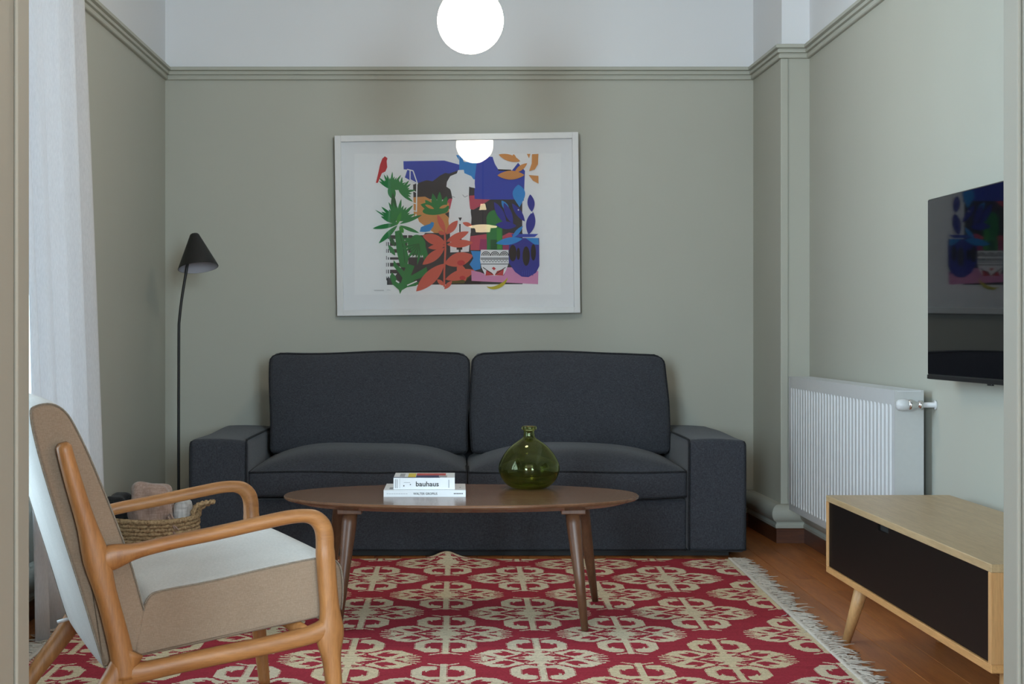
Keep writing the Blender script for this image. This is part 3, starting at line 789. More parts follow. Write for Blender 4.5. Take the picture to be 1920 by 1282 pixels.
# ------------------------------------------------------------------ television
tv = tag(empty('television', (1.468, 4.06, 0.775), 0.035), 'flat black wall-mounted television with glossy screen above the console', 'television')
M_TVB = plain('tv_black_plastic', (0.008, 0.008, 0.009, 1), 0.35)
m, nt, b = newmat('tv_glossy_screen'); b.inputs['Base Color'].default_value = (0.003, 0.003, 0.004, 1); b.inputs['Roughness'].default_value = 0.03; b.inputs['Specular IOR Level'].default_value = 0.33
M_SCR = m
TW, THh = 0.965, 0.553
box('body', 0.0, 0.022, -TW / 2, TW / 2, 0, THh, M_TVB, tv, 0.003)
box('rear_housing', 0.021, 0.050, -0.33, 0.33, 0.04, 0.38, M_TVB, tv, 0.006)
box('screen', -0.0015, 0.001, -TW / 2 + 0.004, TW / 2 - 0.004, 0.017, THh - 0.004, M_SCR, tv)
box('chin', -0.003, 0.002, -TW / 2 + 0.001, TW / 2 - 0.001, 0.001, 0.014, M_TVB, tv, 0.001)
box('sensor', -0.002, 0.006, -0.015, 0.015, -0.004, 0.002, M_TVB, tv, 0.001)
boxes('wall_mount', [(0.049, XR - 1.468 - 0.006, -0.15, 0.15, 0.12, 0.32)], M_TVB, tv)

# ------------------------------------------------------------------ radiator
M_RAD = plain('radiator_white_enamel', (0.60, 0.605, 0.61, 1), 0.32)
M_RADG = plain('radiator_grey_side', (0.50, 0.50, 0.485, 1), 0.45)
RF, RB_, RYa, RYb, RZ0, RZ1 = 1.418, 1.512, 4.775, 6.30, 0.158, 0.730
rad = tag(empty('radiator', ((RF + RB_) / 2, (RYa + RYb) / 2, RZ0)), 'white ribbed panel radiator on right wall beyond the console', 'radiator')
hL = (RYb - RYa) / 2; hD = (RB_ - RF) / 2; Hh = RZ1 - RZ0
# fluted front panel: corrugated cross-section with flat rims at top and bottom
nr = 33; pit = (2 * hL - 0.05) / nr; V = []; F = []
prof = [(-hL + 0.003, 0.0)]
for i in range(nr):
    y0 = -hL + 0.025 + i * pit
    prof += [(y0 + pit * 0.22, 0.0), (y0 + pit * 0.40, 0.011), (y0 + pit * 0.54, 0.011), (y0 + pit * 0.72, 0.0)]
prof.append((hL - 0.003, 0.0))
zs = [(0.004, 0), (0.030, 0), (0.040, 1), (Hh - 0.056, 1), (Hh - 0.046, 0), (Hh - 0.004, 0)]
for z, k in zs:
    for y, d in prof: V.append((-hD + 0.0005 + d * k, y, z))
m_ = len(prof)
for i in range(len(zs) - 1):
    for j in range(m_ - 1): F.append((i * m_ + j, (i + 1) * m_ + j, (i + 1) * m_ + j + 1, i * m_ + j + 1))
o = mesh('front_panel', V, F, M_RAD, rad, False)
boxes('back_panel', [(hD - 0.012, hD, -hL + 0.002, hL - 0.002, 0.004, Hh - 0.004)], M_RAD, rad)
for s in (-1, 1):
    a = -hL - 0.001 if s < 0 else hL - 0.001
    box('side_cover', -hD, hD, a, a + 0.002, 0.002, Hh, M_RADG, rad)
# top grille: rim and cross slots
bm = bmesh.new()
bm_box(bm, -hD, -hD + 0.010, -hL, hL, Hh - 0.004, Hh + 0.001); bm_box(bm, hD - 0.010, hD, -hL, hL, Hh - 0.004, Hh + 0.001)
ns = 60
for i in range(ns + 1):
    y = -hL + 0.004 + (2 * hL - 0.008) * i / ns; bm_box(bm, -hD + 0.010, hD - 0.010, y - 0.008, y + 0.008, Hh - 0.004, Hh)
from_bm('top_grille', bm, M_RAD, rad)
boxes('inner_core', [(-hD + 0.012, hD - 0.014, -hL + 0.01, hL - 0.01, 0.01, Hh - 0.03)], M_RADG, rad)
for s in (-1, 1): boxes('wall_bracket', [(hD, XR - (RF + RB_) / 2 - 0.0005, s * 0.55 - 0.015, s * 0.55 + 0.015, 0.1, 0.45)], M_RADG, rad)
# thermostatic valve at the near end
M_CHR = plain('chrome', (0.75, 0.75, 0.76, 1), 0.15, 1.0)
zv = 0.665 - RZ0 + 0.02; yv = -hL - 0.032
vg = empty('valve', (0, 0, 0)); bpy.data.objects.remove(vg)
def lathe_x(prof, y, z, n=20):
    v, f = lathe(prof, n); return [(p[2], y + p[0], z + p[1]) for p in v], f
val = mesh('valve_head', *lathe_x([(0.0005, -0.052), (0.012, -0.051), (0.0175, -0.044), (0.0195, -0.030), (0.019, -0.018), (0.016, -0.012), (0.0005, -0.012)], yv, zv), M_RAD, rad, True)
mesh('valve_collar', *lathe_x([(0.0005, -0.013), (0.0175, -0.013), (0.0185, -0.004), (0.013, 0.010), (0.010, 0.016), (0.010, 0.020), (0.0145, 0.021), (0.0145, 0.032), (0.009, 0.034), (0.0005, 0.034)], yv, zv), M_CHR, val, True)
mesh('valve_pipe', *lathe_x([(0.0005, 0.033), (0.0085, 0.033), (0.0085, 0.071), (0.015, 0.071), (0.015, 0.0768), (0.0005, 0.0768)], yv, zv), M_RAD, val, True)
tube('valve_stub', [(0.010, yv, zv), (0.010, -hL + 0.001, zv)], 0.009, M_CHR, val, 12)

# ------------------------------------------------------------------ floor lamp
lamp = tag(empty('floor_lamp', (-1.213, 6.40, 0)), 'slim black floor lamp with small cone shade in left corner', 'floor lamp')
M_LB = plain('lamp_matt_black', (0.010, 0.010, 0.010, 1), 0.5)
M_LW = plain('lamp_inner_white', (0.42, 0.41, 0.45, 1), 0.6)
mesh('base', *lathe([(0.0005, 0.0), (0.112, 0.0), (0.114, 0.004), (0.112, 0.014), (0.100, 0.018), (0.012, 0.020), (0.0005, 0.020)], 40), M_LB, lamp, True)
tube('pole', smooth_path([(0, 0, 0.015), (0, 0, 0.5), (0.001, 0, 0.90), (0.004, 0, 0.98), (0.016, 0, 1.08), (0.036, 0, 1.20), (0.050, 0, 1.285)], 6), 0.0062, M_LB, lamp, 12)
shade_prof = [(0.0185, 0.152), (0.0150, 0.1555), (0.0005, 0.1565)]
sh_o = [(0.0875, 0.0), (0.0870, 0.003), (0.0230, 0.143), (0.0200, 0.150), (0.0150, 0.1545), (0.0005, 0.1560)]
sh_i = [(0.0005, 0.1480), (0.0185, 0.143), (0.0845, 0.003), (0.0855, 0.0)]
R = Matrix.Translation((0.086, -0.004, 1.200)) @ Matrix.Rotation(math.radians(-8.5), 4, 'Y') @ Matrix.Rotation(math.radians(-12), 4, 'X')
for nm, pf, mt in (('shade', sh_o + [(0.0005, 0.1530)], M_LB), ('shade_lining', sh_i, M_LW)):
    v, f = lathe(pf[:6] if nm == 'shade' else pf, 48)
    mesh(nm, [R @ Vector(p) for p in v], f, mt, lamp, True)
v, f = lathe([(0.0855, 0.0), (0.0875, 0.0)], 48); mesh('shade_rim', [R @ Vector(p) for p in v], f, M_LB, lamp)

# ------------------------------------------------------------------ basket and throws
bk = tag(empty('wicker_basket', (-1.165, 5.52, 0.008)), 'woven seagrass basket with braided handle between armchair and sofa', 'basket')
m, nt, b = newmat('seagrass')
vec = coords(nt); a1 = noise(nt, vec, 120, 3); c = ramp(nt, a1, [(0.3, (0.16, 0.095, 0.045, 1)), (0.5, (0.40, 0.27, 0.14, 1)), (0.75, (0.56, 0.41, 0.24, 1))])
nt.links.new(c, b.inputs['Base Color']); b.inputs['Roughness'].default_value = 0.85; bump(nt, b, a1, 0.6, 0.004)
M_GRASS = m
def coil(r, z, rr, nturn, ph):
    pth = []
    for j in range(96):
        t = 2 * PI * j / 96
        pth.append(((r + 0.0035 * math.sin(nturn * t + ph)) * math.cos(t), (r + 0.0035 * math.sin(nturn * t + ph)) * math.sin(t) * 0.9, z + 0.004 * math.sin(2 * t + 0.6) * z / 0.2))
    return sweep(pth, rr, 6, True)
parts = []
for i in range(15):
    z = 0.008 + i * 0.0142; r = 0.150 + 0.038 * math.sin(min(1, i / 12) * PI / 2)
    parts.append(coil(r, z, 0.0085, 24, (i % 2) * PI))
v, f = join_vf(parts); mesh('woven_wall', v, f, M_GRASS, bk, True)
v, f = coil(0.190, 0.222, 0.0105, 40, 0); mesh('rim', v, f, M_GRASS, bk, True)
v, f = lathe([(0.0005, 0.002), (0.150, 0.002), (0.150, 0.012), (0.0005, 0.012)], 32); mesh('bottom', v, f, M_GRASS, bk)
hp = smooth_path([(0.176, -0.055, 0.215), (0.190, -0.050, 0.262), (0.220, -0.03, 0.276), (0.246, 0.0, 0.276), (0.236, 0.035, 0.270), (0.198, 0.055, 0.250), (0.176, 0.058, 0.215)], 6)
hs = []
for ph in (0, 2 * PI / 3, 4 * PI / 3):
    q = []
    for i, p in enumerate(hp):
        t = i * 0.75 + ph; q.append((p[0] + 0.005 * math.cos(t), p[1] + 0.004 * math.sin(t * 2) * 0.5, p[2] + 0.005 * math.sin(t)))
    hs.append(sweep(q, 0.0052, 6))
v, f = join_vf(hs); mesh('handle', v, f, M_GRASS, bk, True)
def throw(name, label, mat, loc, hx_, hy_, hz_, seed, fold=0.008, rot=0.0, freq=26):
    r2 = random.Random(seed); ph = [r2.uniform(0, 6) for _ in range(6)]
    def d(p):
        q = Vector(p); a = math.atan2(q.y, q.x)
        w = fold * math.sin(q.z * freq * 2 + 2.2 * math.sin(a * 2 + ph[0]) + ph[1]) + 0.6 * fold * math.sin(a * 7 + q.z * 20 + ph[2])
        L = math.hypot(q.x, q.y) + 1e-6
        q.x += w * q.x / L; q.y += w * q.y / L
        if q.z > 0: q.z += 0.004 * math.sin(q.x * 30 + ph[3]) + 0.004 * math.sin(q.y * 50 + q.x * 22 + ph[4])
        return q
    v, f = rbox_grid(hx_, hy_, hz_, min(hx_, hy_, hz_) * 0.7, 18, d)
    o = mesh(name, v, f, mat, None, True); o.location = loc; o.rotation_euler = (0, rot, 0)
    tag(o, label, 'blanket', 'rolled throws in the basket')
    return o
M_PINK = fabric('dusty_pink_plush', (0.34, 0.22, 0.17, 1), (0.50, 0.35, 0.29, 1), 500, 0.95, 0.4)
M_WTHR = fabric('white_grey_knit', (0.42, 0.41, 0.40, 1), (0.72, 0.71, 0.70, 1), 300, 0.95, 0.2)
M_DTHR = fabric('charcoal_knit', (0.010, 0.010, 0.011, 1), (0.035, 0.035, 0.036, 1), 500, 0.95, 0.1)
pk = throw('throw_blanket', 'folded dusty pink plush throw standing in the basket', M_PINK, (-1.138, 5.47, 0.194), 0.075, 0.070, 0.168, 3, 0.0062)
throw('throw_blanket', 'white knitted throw at the right end of the basket', M_WTHR, (-1.022, 5.50, 0.160), 0.026, 0.060, 0.132, 5, 0.004, -0.05)
throw('throw_blanket', 'charcoal throw at the left end of the basket', M_DTHR, (-1.267, 5.50, 0.173), 0.040, 0.075, 0.145, 9, 0.005)
parts = []
for i in range(16):
    x0 = 0.078 + random.uniform(-0.006, 0.012); y0 = -0.055 + random.uniform(-0.02, 0.02); z0 = 0.06 - random.uniform(0, 0.05)
    parts.append(sweep([(x0, y0, z0), (x0 + 0.014, y0 - 0.012, z0 - 0.018), (x0 + random.uniform(0.012, 0.045), y0 - random.uniform(0.012, 0.03), z0 - random.uniform(0.035, 0.065))], [0.004, 0.004, 0.0028], 5))
v, f = join_vf(parts); o = mesh('fringe', v, f, M_PINK, pk, True); o['kind'] = 'stuff'

# ------------------------------------------------------------------ curtain
m, nt, b = newmat('white_voile'); nt.nodes.remove(b)
df = N(nt, 'ShaderNodeBsdfDiffuse'); tl = N(nt, 'ShaderNodeBsdfTranslucent'); mx = nt.nodes.new('ShaderNodeMixShader')
vv = noise(nt, coords(nt, (1, 1, 0.2)), 300, 2); cc = ramp(nt, vv, [(0.3, (0.68, 0.67, 0.675, 1)), (0.7, (0.75, 0.74, 0.745, 1))])
nt.links.new(cc, df.inputs[0]); nt.links.new(cc, tl.inputs[0]); mx.inputs[0].default_value = 0.30
nt.links.new(df.outputs[0], mx.inputs[1]); nt.links.new(tl.outputs[0], mx.inputs[2]); nt.links.new(mx.outputs[0], nt.nodes['Material Output'].inputs[0])
M_CURT = m
cur = tag(empty('curtain', (-1.27, 4.70, 0)), 'white sheer floor-length curtain at the left window', 'curtain')
V = []; F = []; nu, nh = 150, 24; HT = 2.72
for j in range(nh + 1):
    h = 0.004 + HT * j / nh
    for i in range(nu + 1):
        t = i / nu; y = 4.34 + 0.81 * t + 0.012 * math.sin(h * 1.3 + t * 6)
        x = -1.245 - 0.034 * h + 0.030 * math.sin(t * 2 * PI * 4.5 + 0.4 * math.sin(h * 1.1)) * (1.1 - 0.18 * h) + 0.006 * math.sin(t * 2 * PI * 10 + h * 0.6)
        V.append((x + 1.27, y - 4.70, h))
for j in range(nh):
    for i in range(nu): F.append((j * (nu + 1) + i, j * (nu + 1) + i + 1, (j + 1) * (nu + 1) + i + 1, (j + 1) * (nu + 1) + i))
o = mesh('drape', V, F, M_CURT, cur, True)
sd = o.modifiers.new('thickness', 'SOLIDIFY'); sd.thickness = 0.0015
rod = tag(tube('curtain_rod', [(-1.335, 2.6, 2.735), (-1.335, 5.3, 2.735)], 0.012, M_WFRAME, None, 12), 'white curtain rod above the left window', 'curtain rod')
for y in (2.70, 5.20): boxes('bracket', [(XL, -1.335, y, y + 0.02, 2.728, 2.742)], M_WFRAME, rod)

# ------------------------------------------------------------------ globe pendant
def emitter(name, col, strength):
    m, nt, b = newmat(name); nt.nodes.remove(b)
    e = N(nt, 'ShaderNodeEmission', Strength=strength); e.inputs[0].default_value = col
    nt.links.new(e.outputs[0], nt.nodes['Material Output'].inputs[0]); return m
GX, GY, GZ, GR = 0.0435, 5.0, 1.978, 0.1125
gl = tag(empty('globe_pendant_lamp', (GX, GY, GZ)), 'lit opal glass globe pendant lamp hanging in front of back wall', 'pendant lamp')
prof = [(max(0.0005, GR * math.sin(PI * i / 32)), -GR * math.cos(PI * i / 32)) for i in range(33)]
mesh('globe', *lathe(prof, 48), emitter('opal_globe_glow', (1.0, 0.88, 0.68, 1), 34.0), gl, True)
M_BRASS = plain('aged_brass', (0.45, 0.33, 0.15, 1), 0.3, 1.0)
mesh('cap', *lathe([(0.0005, GR - 0.006), (0.034, GR - 0.006), (0.034, GR + 0.03), (0.010, GR + 0.05), (0.0005, GR + 0.05)], 24), M_BRASS, gl, True)
tube('cord', [(0, 0, GR + 0.045), (0, 0, CEIL - GZ - 0.01)], 0.003, M_LB, gl, 8)
mesh('ceiling_rose', *lathe([(0.0005, CEIL - GZ - 0.04), (0.03, CEIL - GZ - 0.035), (0.05, CEIL - GZ), (0.0005, CEIL - GZ)], 24), M_BRASS, gl, True)

# pendant over the table in the room behind the camera (seen only as a reflection in the picture glass)
pl = tag(empty('disc_pendant_lamp', (0.01, -1.0, 1.645)), 'lit tiered disc pendant lamp reflected in the picture glass', 'pendant lamp')
M_GLOW = emitter('warm_shade_glow', (1.0, 0.80, 0.48, 1), 17.0)
mesh('disc_shade', *lathe([(0.0005, 0.03), (0.135, 0.03), (0.145, 0.045), (0.060, 0.062), (0.0005, 0.064)], 40), M_GLOW, pl, True)
mesh('lower_shade', *lathe([(0.0005, -0.015), (0.070, -0.015), (0.074, 0.0), (0.080, 0.032), (0.0005, 0.032)], 32), M_GLOW, pl, True)
mesh('top_cone', *lathe([(0.0005, 0.21), (0.038, 0.21), (0.022, 0.27), (0.0005, 0.27)], 24), M_GLOW, pl, True)
tube('stem', [(0, 0, 0.06), (0, 0, 0.215)], 0.006, M_LB, pl, 8)
tube('cord', [(0, 0, 0.265), (0, 0, CEIL - 1.645)], 0.008, M_LB, pl, 8)

# ------------------------------------------------------------------ framed print
FW, FH = 1.149, 0.851
FROLL = math.radians(0.75)
pic = tag(empty('framed_print', (0.005, 6.972, 1.430 - FH / 2)), 'white-framed colourful collage print on wall above sofa', 'picture')
pic.rotation_euler = (math.radians(1.1), FROLL * -1, math.radians(-0.9)); pic.rotation_mode = 'XYZ'
M_FR = plain('frame_white_lacquer', (0.74, 0.745, 0.75, 1), 0.3)
M_SHEET = plain('print_paper', (0.86, 0.87, 0.885, 1), 0.8)
M_MAT = plain('mount_board', (0.82, 0.83, 0.85, 1), 0.8)
fw = 0.029
for nm, a in (('frame_side', (-FW / 2, -FW / 2 + fw, -0.022, 0.012, 0, FH)), ('frame_side', (FW / 2 - fw, FW / 2, -0.022, 0.012, 0, FH)),
              ('frame_bar', (-FW / 2 + fw, FW / 2 - fw, -0.022, 0.012, 0, fw)), ('frame_bar', (-FW / 2 + fw, FW / 2 - fw, -0.022, 0.012, FH - fw, FH))):
    box(nm, *a, M_FR, pic, 0.0015, 1)
box('mount_board', -FW / 2 + 0.01, FW / 2 - 0.01, 0.004, 0.009, 0.01, FH - 0.01, M_MAT, pic)
K = 0.2809 / 396.0
def art(cx, cy):   # enlarged-photo coordinates -> frame-local x,z
    dx, dy = cx - 856, 644 - cy
    a = -FROLL
    return ((dx * math.cos(a) - dy * math.sin(a)) * K, (dx * math.sin(a) + dy * math.cos(a)) * K + FH / 2)
C = dict(paper=(0.86, 0.87, 0.885, 1), blue=lin(48, 72, 176), navy=lin(36, 48, 150), cyan=lin(40, 142, 214), black=lin(50, 52, 58), ink=lin(16, 18, 24), red=lin(196, 58, 62),
         coral=lin(212, 98, 82), rose=lin(196, 74, 96), pink=lin(214, 142, 184), green=lin(30, 128, 66), dgreen=lin(22, 92, 52), lgreen=lin(52, 150, 60), orange=lin(212, 146, 84),
         yellow=lin(196, 182, 40), grey=lin(120, 124, 130), olive=lin(88, 84, 30), magenta=lin(160, 52, 104))
pmats = {}
for k_, c_ in C.items(): pmats[k_] = plain('ink_' + k_, c_, 0.75)
keys = list(C)
AV, AF, AI = [], [], []; depth = [0]
def shp(col, pts):
    z = -0.00003 * depth[0] + 0.0034; depth[0] += 1
    o = len(AV)
    for p in pts:
        x, h = art(*p); AV.append((x, z, h))
    AF.append(tuple(range(o, o + len(pts)))); AI.append(keys.index(col))
def ell(col, cx, cy, rx, ry, rot=0, n=24):
    c, s = math.cos(rot), math.sin(rot)
    shp(col, [(cx + rx * math.cos(t) * c - ry * math.sin(t) * s, cy + rx * math.cos(t) * s + ry * math.sin(t) * c) for t in [2 * PI * i / n for i in range(n)]])
def leaf(col, x0, y0, x1, y1, w, fat=0.5, n=12):
    dx, dy = x1 - x0, y1 - y0; L = math.hypot(dx, dy); nx_, ny_ = -dy / L, dx / L
    a, b_ = [], []
    for i in range(n + 1):
        t = i / n; r = w * math.sin(PI * t ** (math.log(0.5) / math.log(fat))) ** 0.8
        a.append((x0 + dx * t + nx_ * r, y0 + dy * t + ny_ * r)); b_.append((x0 + dx * t - nx_ * r, y0 + dy * t - ny_ * r))
    shp(col, a + b_[::-1][1:-1])
def line(col, pts, w):
    for (x0, y0), (x1, y1) in zip(pts[:-1], pts[1:]):
        dx, dy = x1 - x0, y1 - y0; L = math.hypot(dx, dy) or 1; nx_, ny_ = -dy / L * w / 2, dx / L * w / 2
        shp(col, [(x0 + nx_, y0 + ny_), (x1 + nx_, y1 + ny_), (x1 - nx_, y1 - ny_), (x0 - nx_, y0 - ny_)])
def rect(col, x0, y0, x1, y1): shp(col, [(x0, y0), (x1, y0), (x1, y1), (x0, y1)])
rect('paper', 168, 172, 1545, 1112)
# skies, hills, grounds
shp('blue', [(495, 222), (768, 218), (870, 246), (870, 330), (760, 400), (590, 400), (585, 375), (505, 330), (522, 278), (497, 276)])
shp('black', [(560, 378), (650, 348), (690, 356), (740, 318), (775, 300), (800, 305), (860, 284), (900, 300), (972, 395), (970, 480), (820, 520), (780, 480), (562, 470)])
shp('cyan', [(868, 180), (1000, 190), (990, 345), (868, 335)])
shp('cyan', [(846, 182), (866, 182), (866, 215)])
ell('paper', 911, 215, 18, 14)
shp('blue', [(990, 192), (1090, 194), (1105, 240), (1128, 278), (1220, 284), (1260, 234), (1306, 288), (1298, 486), (968, 474), (972, 330)])
shp('ink', [(1125, 276), (1215, 280), (1210, 290), (1130, 286)])
shp('rose', [(770, 520), (800, 472), (830, 470), (830, 560)])
rect('black', 945, 478, 1288, 712)
shp('rose', [(936, 452), (970, 450), (970, 474), (1074, 478), (1010, 520), (962, 546), (936, 540)])
shp('orange', [(562, 462), (640, 458), (700, 490), (800, 500), (800, 715), (700, 700), (600, 625), (580, 640), (565, 640)])
shp('black', [(690, 600), (800, 560), (800, 720), (730, 715)]) if False else None
shp('black', [(385, 1016), (420, 1016), (640, 700), (1290, 700), (1290, 1042), (385, 1046)])
shp('ink', [(825, 1000), (1010, 1004), (1010, 1040), (820, 1040)])
shp('olive', [(815, 985), (940, 985), (900, 1036), (820, 1036)])
# left balustrade stripes
for i in range(7): rect('black', 380, 715 + i * 46, 640, 740 + i * 46)
for x in (384, 398, 520): rect('paper', x, 700, x + 7, 1000)
rect('paper', 386, 848, 640, 862)
# cage
line('paper', [(520, 276), (560, 286), (590, 375)], 7); line('paper', [(540, 280), (540, 345), (590, 372)], 7)
line('paper', [(585, 372), (582, 560)], 8); line('paper', [(560, 420), (582, 430)], 6); line('paper', [(560, 500), (582, 506)], 6); line('paper', [(562, 552), (582, 556)], 6)
shp('paper', [(580, 570), (600, 625), (640, 690), (560, 720), (500, 690), (540, 640)])
# torso
shp('paper', [(860, 282), (898, 280), (902, 302), (948, 322), (968, 350), (974, 402), (944, 396), (934, 392), (932, 450), (938, 520), (950, 600), (944, 690), (938, 760), (932, 825), (878, 828), (874, 660), (870, 660), (864, 828), (808, 830), (806, 700), (796, 620), (806, 540), (822, 470), (812, 420), (806, 408), (782, 392), (786, 360), (808, 322), (852, 304)])
line('grey', [(822, 458), (840, 464)], 3); line('grey', [(890, 446), (905, 462), (925, 452)], 3)
shp('ink', [(862, 598), (886, 598), (874, 622)]); rect('ink', 868, 640, 877, 700); rect('ink', 862, 710, 884, 752); rect('ink', 850, 790, 888, 812)
# green monstera in the middle
leaf('green', 610, 510, 790, 560, 34); leaf('green', 720, 575, 690, 436, 20); leaf('green', 735, 575, 737, 425, 18); leaf('green', 745, 575, 785, 455, 20); leaf('green', 720, 575, 640, 480, 22); leaf('green', 740, 570, 800, 520, 22); ell('green', 705, 552, 82, 28, -0.05)
leaf('orange', 640, 512, 700, 540, 10); leaf('orange', 735, 535, 792, 515, 10)
shp('black', [(772, 572), (800, 560), (800, 600)])
# cactus
ell('green', 1103, 610, 54, 62); rect('green', 1050, 606, 1156, 812); rect('lgreen', 1118, 670, 1150, 806); rect('dgreen', 1076, 745, 1120, 812)
# rose / magenta floor blocks
shp('rose', [(942, 722), (1050, 708), (1050, 815), (942, 815)]); shp('magenta', [(1008, 742), (1052, 742), (1052, 815), (1000, 815)])
shp('rose', [(1156, 720), (1200, 698), (1240, 705), (1210, 740), (1156, 745)]); rect('magenta', 1158, 780, 1200, 815)
# palms on the left
def fan(cx, cy, a0, a1, n_, L, w, col):
    for i in range(n_):
        a = a0 + (a1 - a0) * i / (n_ - 1); l = L * (0.82 + 0.18 * math.sin(i * 2.3))
        leaf(col, cx, cy, cx + l * math.cos(a), cy - l * math.sin(a), w)
fan(412, 410, math.radians(145), math.radians(5), 15, 120, 8, 'green')
fan(470, 430, math.radians(95), math.radians(-35), 10, 110, 9, 'green')
leaf('green', 430, 480, 405, 380, 26); leaf('dgreen', 440, 640, 425, 430, 20)
fan(455, 620, math.radians(150), math.radians(10), 13, 150, 11, 'green')
for a in ((460, 640, 290, 670, 15), (455, 640, 305, 545, 6), (455, 650, 330, 770, 17), (470, 640, 620, 580, 12), (470, 650, 600, 700, 12), (460, 640, 345, 590, 14)): leaf('green', *a)
leaf('lgreen', 450, 650, 480, 560, 12); leaf('lgreen', 470, 655, 495, 700, 14)
shp('green', [(438, 690), (478, 680), (505, 760), (530, 860), (520, 930), (475, 930), (450, 820)])
line('dgreen', [(470, 700), (495, 800), (505, 900)], 5)
fan(622, 745, math.radians(178), math.radians(285), 13, 175, 10, 'green'); ell('green', 592, 772, 50, 62, -0.4)
fan(600, 770, math.radians(195), math.radians(275), 6, 120, 3, 'dgreen')
leaf('green', 395, 780, 440, 850, 14); leaf('dgreen', 400, 720, 440, 790, 14)
# big green lobed leaf
shp('green', [(472, 1108), (465, 1080), (420, 1040), (405, 990), (418, 962), (440, 985), (455, 1020), (478, 1035), (488, 1000), (460, 960), (428, 920), (430, 880), (460, 920), (500, 955), (520, 905), (570, 920), (545, 985), (600, 955), (650, 925), (655, 965), (610, 1000), (560, 1018), (600, 1030), (580, 1052), (520, 1062), (485, 1082)])
line('paper', [(520, 1050), (585, 1022)], 8); line('paper', [(445, 1018), (466, 1032)], 10)
# parrot and blue bird
shp('red', [(355, 205), (372, 190), (390, 202), (384, 222), (388, 262), (376, 290), (352, 302), (325, 366), (312, 366), (328, 300), (340, 245)])
shp('cyan', [(604, 692), (612, 662), (640, 650), (672, 640), (684, 626), (700, 632), (696, 656), (672, 688), (640, 694)])
# coral plant
line('coral', [(770, 690), (776, 800), (768, 960), (768, 1060)], 12)
for a in ((778, 772, 622, 716, 34), (775, 695, 722, 578, 18), (780, 710, 858, 618, 24), (782, 758, 932, 692, 24), (785, 778, 960, 765, 26), (775, 785, 660, 800, 18), (770, 800, 622, 912, 30), (768, 905, 580, 1090, 42), (770, 905, 960, 850, 46), (775, 1010, 975, 950, 34), (766, 1050, 720, 1010, 14), (768, 1075, 820, 1020, 14), (768, 710, 728, 690, 14), (860, 900, 910, 1020, 30)): leaf('coral', *a)
leaf('coral', 890, 632, 955, 655, 14)
ell('red', 880, 900, 26, 18); ell('red', 890, 1000, 20, 14)
# patterned pot
shp('cyan', [(945, 820), (1010, 822), (1010, 940), (968, 952), (936, 910), (962, 870)])
shp('ink', [(1008, 960), (1060, 950), (1060, 992)])
shp('pink', [(948, 950), (1010, 962), (1060, 985), (1165, 985), (1185, 930), (1240, 930), (1265, 965), (1395, 955), (1393, 1042), (950, 1020)])
shp('paper', [(1012, 812), (1196, 814), (1198, 900), (1180, 950), (1160, 985), (1042, 985), (1016, 930), (1006, 880)])
for x in (1046, 1106, 1168):
    for r in (28, 18, 8):
        line('ink', [(x + r * math.cos(t), 852 - r * 0.95 * math.sin(t)) for t in [PI * i / 8 for i in range(9)]], 5)
for y in (868, 876, 908): line('ink', [(1010, y), (1196, y)], 4)
line('grey', [(1022 + 10 * i, 888 + (8 if i % 2 else -6)) for i in range(18)], 3)
shp('red', [(1042, 985), (1050, 945), (1085, 965), (1100, 982)]); shp('red', [(1104, 982), (1120, 955), (1165, 940), (1160, 985)]); shp('red', [(1085, 935), (1098, 926), (1112, 938), (1100, 950)])
for x0, y0, x1, y1 in ((1026, 930, 1090, 975), (1176, 930, 1112, 975)): line('ink', [(x0, y0), (x1, y1)], 5)
# blue pot
shp('navy', [(1200, 735), (1400, 735), (1402, 920), (1380, 965), (1330, 995), (1285, 992), (1240, 960), (1198, 900)])
shp('blue', [(1215, 708), (1395, 708), (1370, 728), (1225, 730)])
for x0, y0, w_, h_ in ((1200, 780, 50, 110), (1290, 790, 48, 130), (1345, 775, 34, 110), (1250, 800, 24, 80)): ell('ink', x0 + w_ / 2, y0 + h_ / 2, w_ / 2, h_ / 2)
for i in range(6): line('blue', [(1290 + 14 * i, 950), (1288 + 14 * i, 985)], 4)
leaf('cyan', 1112, 770, 1290, 740, 24); leaf('cyan', 1220, 735, 1292, 655, 14); shp('cyan', [(1310, 735), (1395, 735), (1398, 780), (1370, 778)])
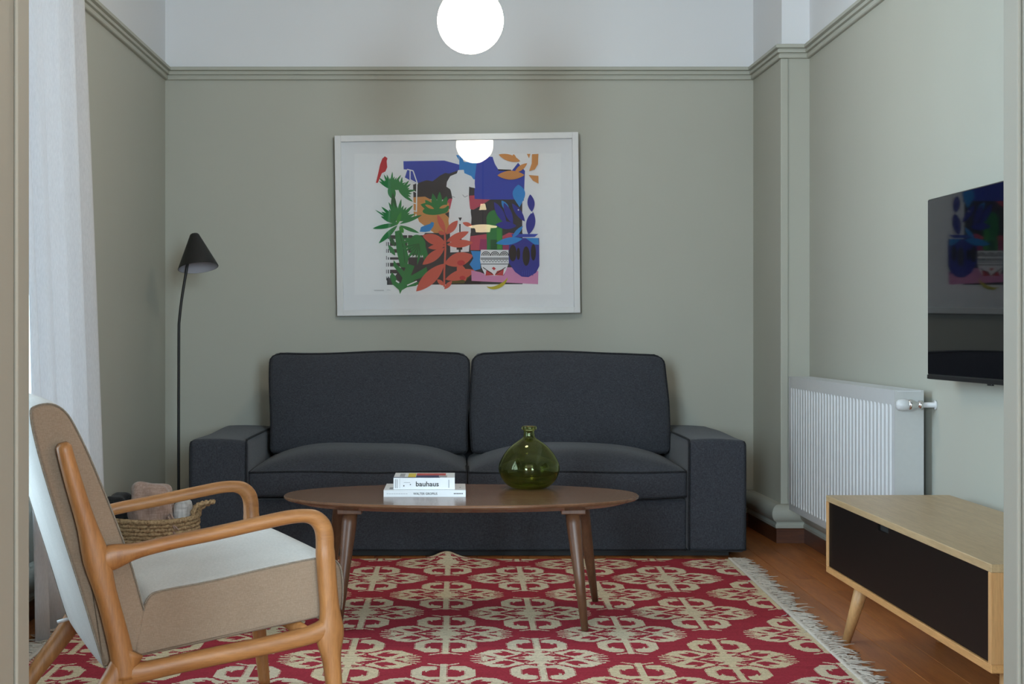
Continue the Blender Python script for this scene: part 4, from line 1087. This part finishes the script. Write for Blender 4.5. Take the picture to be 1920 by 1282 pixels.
# blue cacti and leaves
leaf('navy', 1100, 495, 1180, 640, 24); leaf('navy', 1110, 645, 1250, 655, 26); leaf('cyan', 1150, 485, 1200, 560, 18); leaf('navy', 1165, 500, 1225, 640, 22)
leaf('navy', 1220, 505, 1305, 625, 20); leaf('cyan', 1270, 530, 1262, 380, 42, 0.6); leaf('navy', 1352, 560, 1340, 445, 24); leaf('navy', 1330, 712, 1358, 560, 30)
ell('paper', 1350, 566, 6, 6); ell('paper', 1262, 548, 5, 5)
# orange leaves top right
leaf('orange', 1130, 180, 1275, 225, 22); leaf('orange', 1240, 222, 1228, 178, 12); leaf('orange', 1122, 318, 1302, 316, 30); leaf('orange', 1236, 300, 1320, 238, 16)
shp('orange', [(1318, 176), (1342, 176), (1332, 205)]); shp('orange', [(1352, 178), (1395, 176), (1392, 245), (1370, 280), (1333, 290), (1350, 240)]); shp('orange', [(1330, 316), (1395, 322), (1396, 374), (1360, 355)])
# banana and signature
for i in range(10):
    t0, t1 = PI * (0.08 + 0.70 * i / 10), PI * (0.08 + 0.70 * (i + 1) / 10)
    f0, f1 = math.sin(PI * (i + 0.15) / 10.3), math.sin(PI * (i + 1.15) / 10.3 if i < 9 else PI * 0.985)
    P_ = lambda t, r: (1112 + (80 + r) * math.cos(t), 1002 + (62 + r) * math.sin(t) - 20 * math.cos(t))
    shp('yellow', [P_(t0, -12 * f0), P_(t1, -12 * f1), P_(t1, 12 * f1), P_(t0, 12 * f0)])
line('grey', [(300 + 6 * i, 1082 + (5 if i % 2 else -3)) for i in range(12)], 1.6); line('grey', [(386, 1080), (410, 1082)], 1.6)
me_o = mesh('print', AV, AF, None, pic, False, [pmats[k_] for k_ in keys], AI)
# face the viewer
M_PGL = glass_pane('picture_glass', 1.52)
gp = box('glass', -FW / 2 + fw - 0.002, FW / 2 - fw + 0.002, -0.014, -0.012, fw - 0.002, FH - fw + 0.002, M_PGL, pic)
gp.data.materials.append(glass_pane('picture_glass_rear', 1.0))
for p_ in gp.data.polygons:
    if p_.normal.y > -0.5: p_.material_index = 1
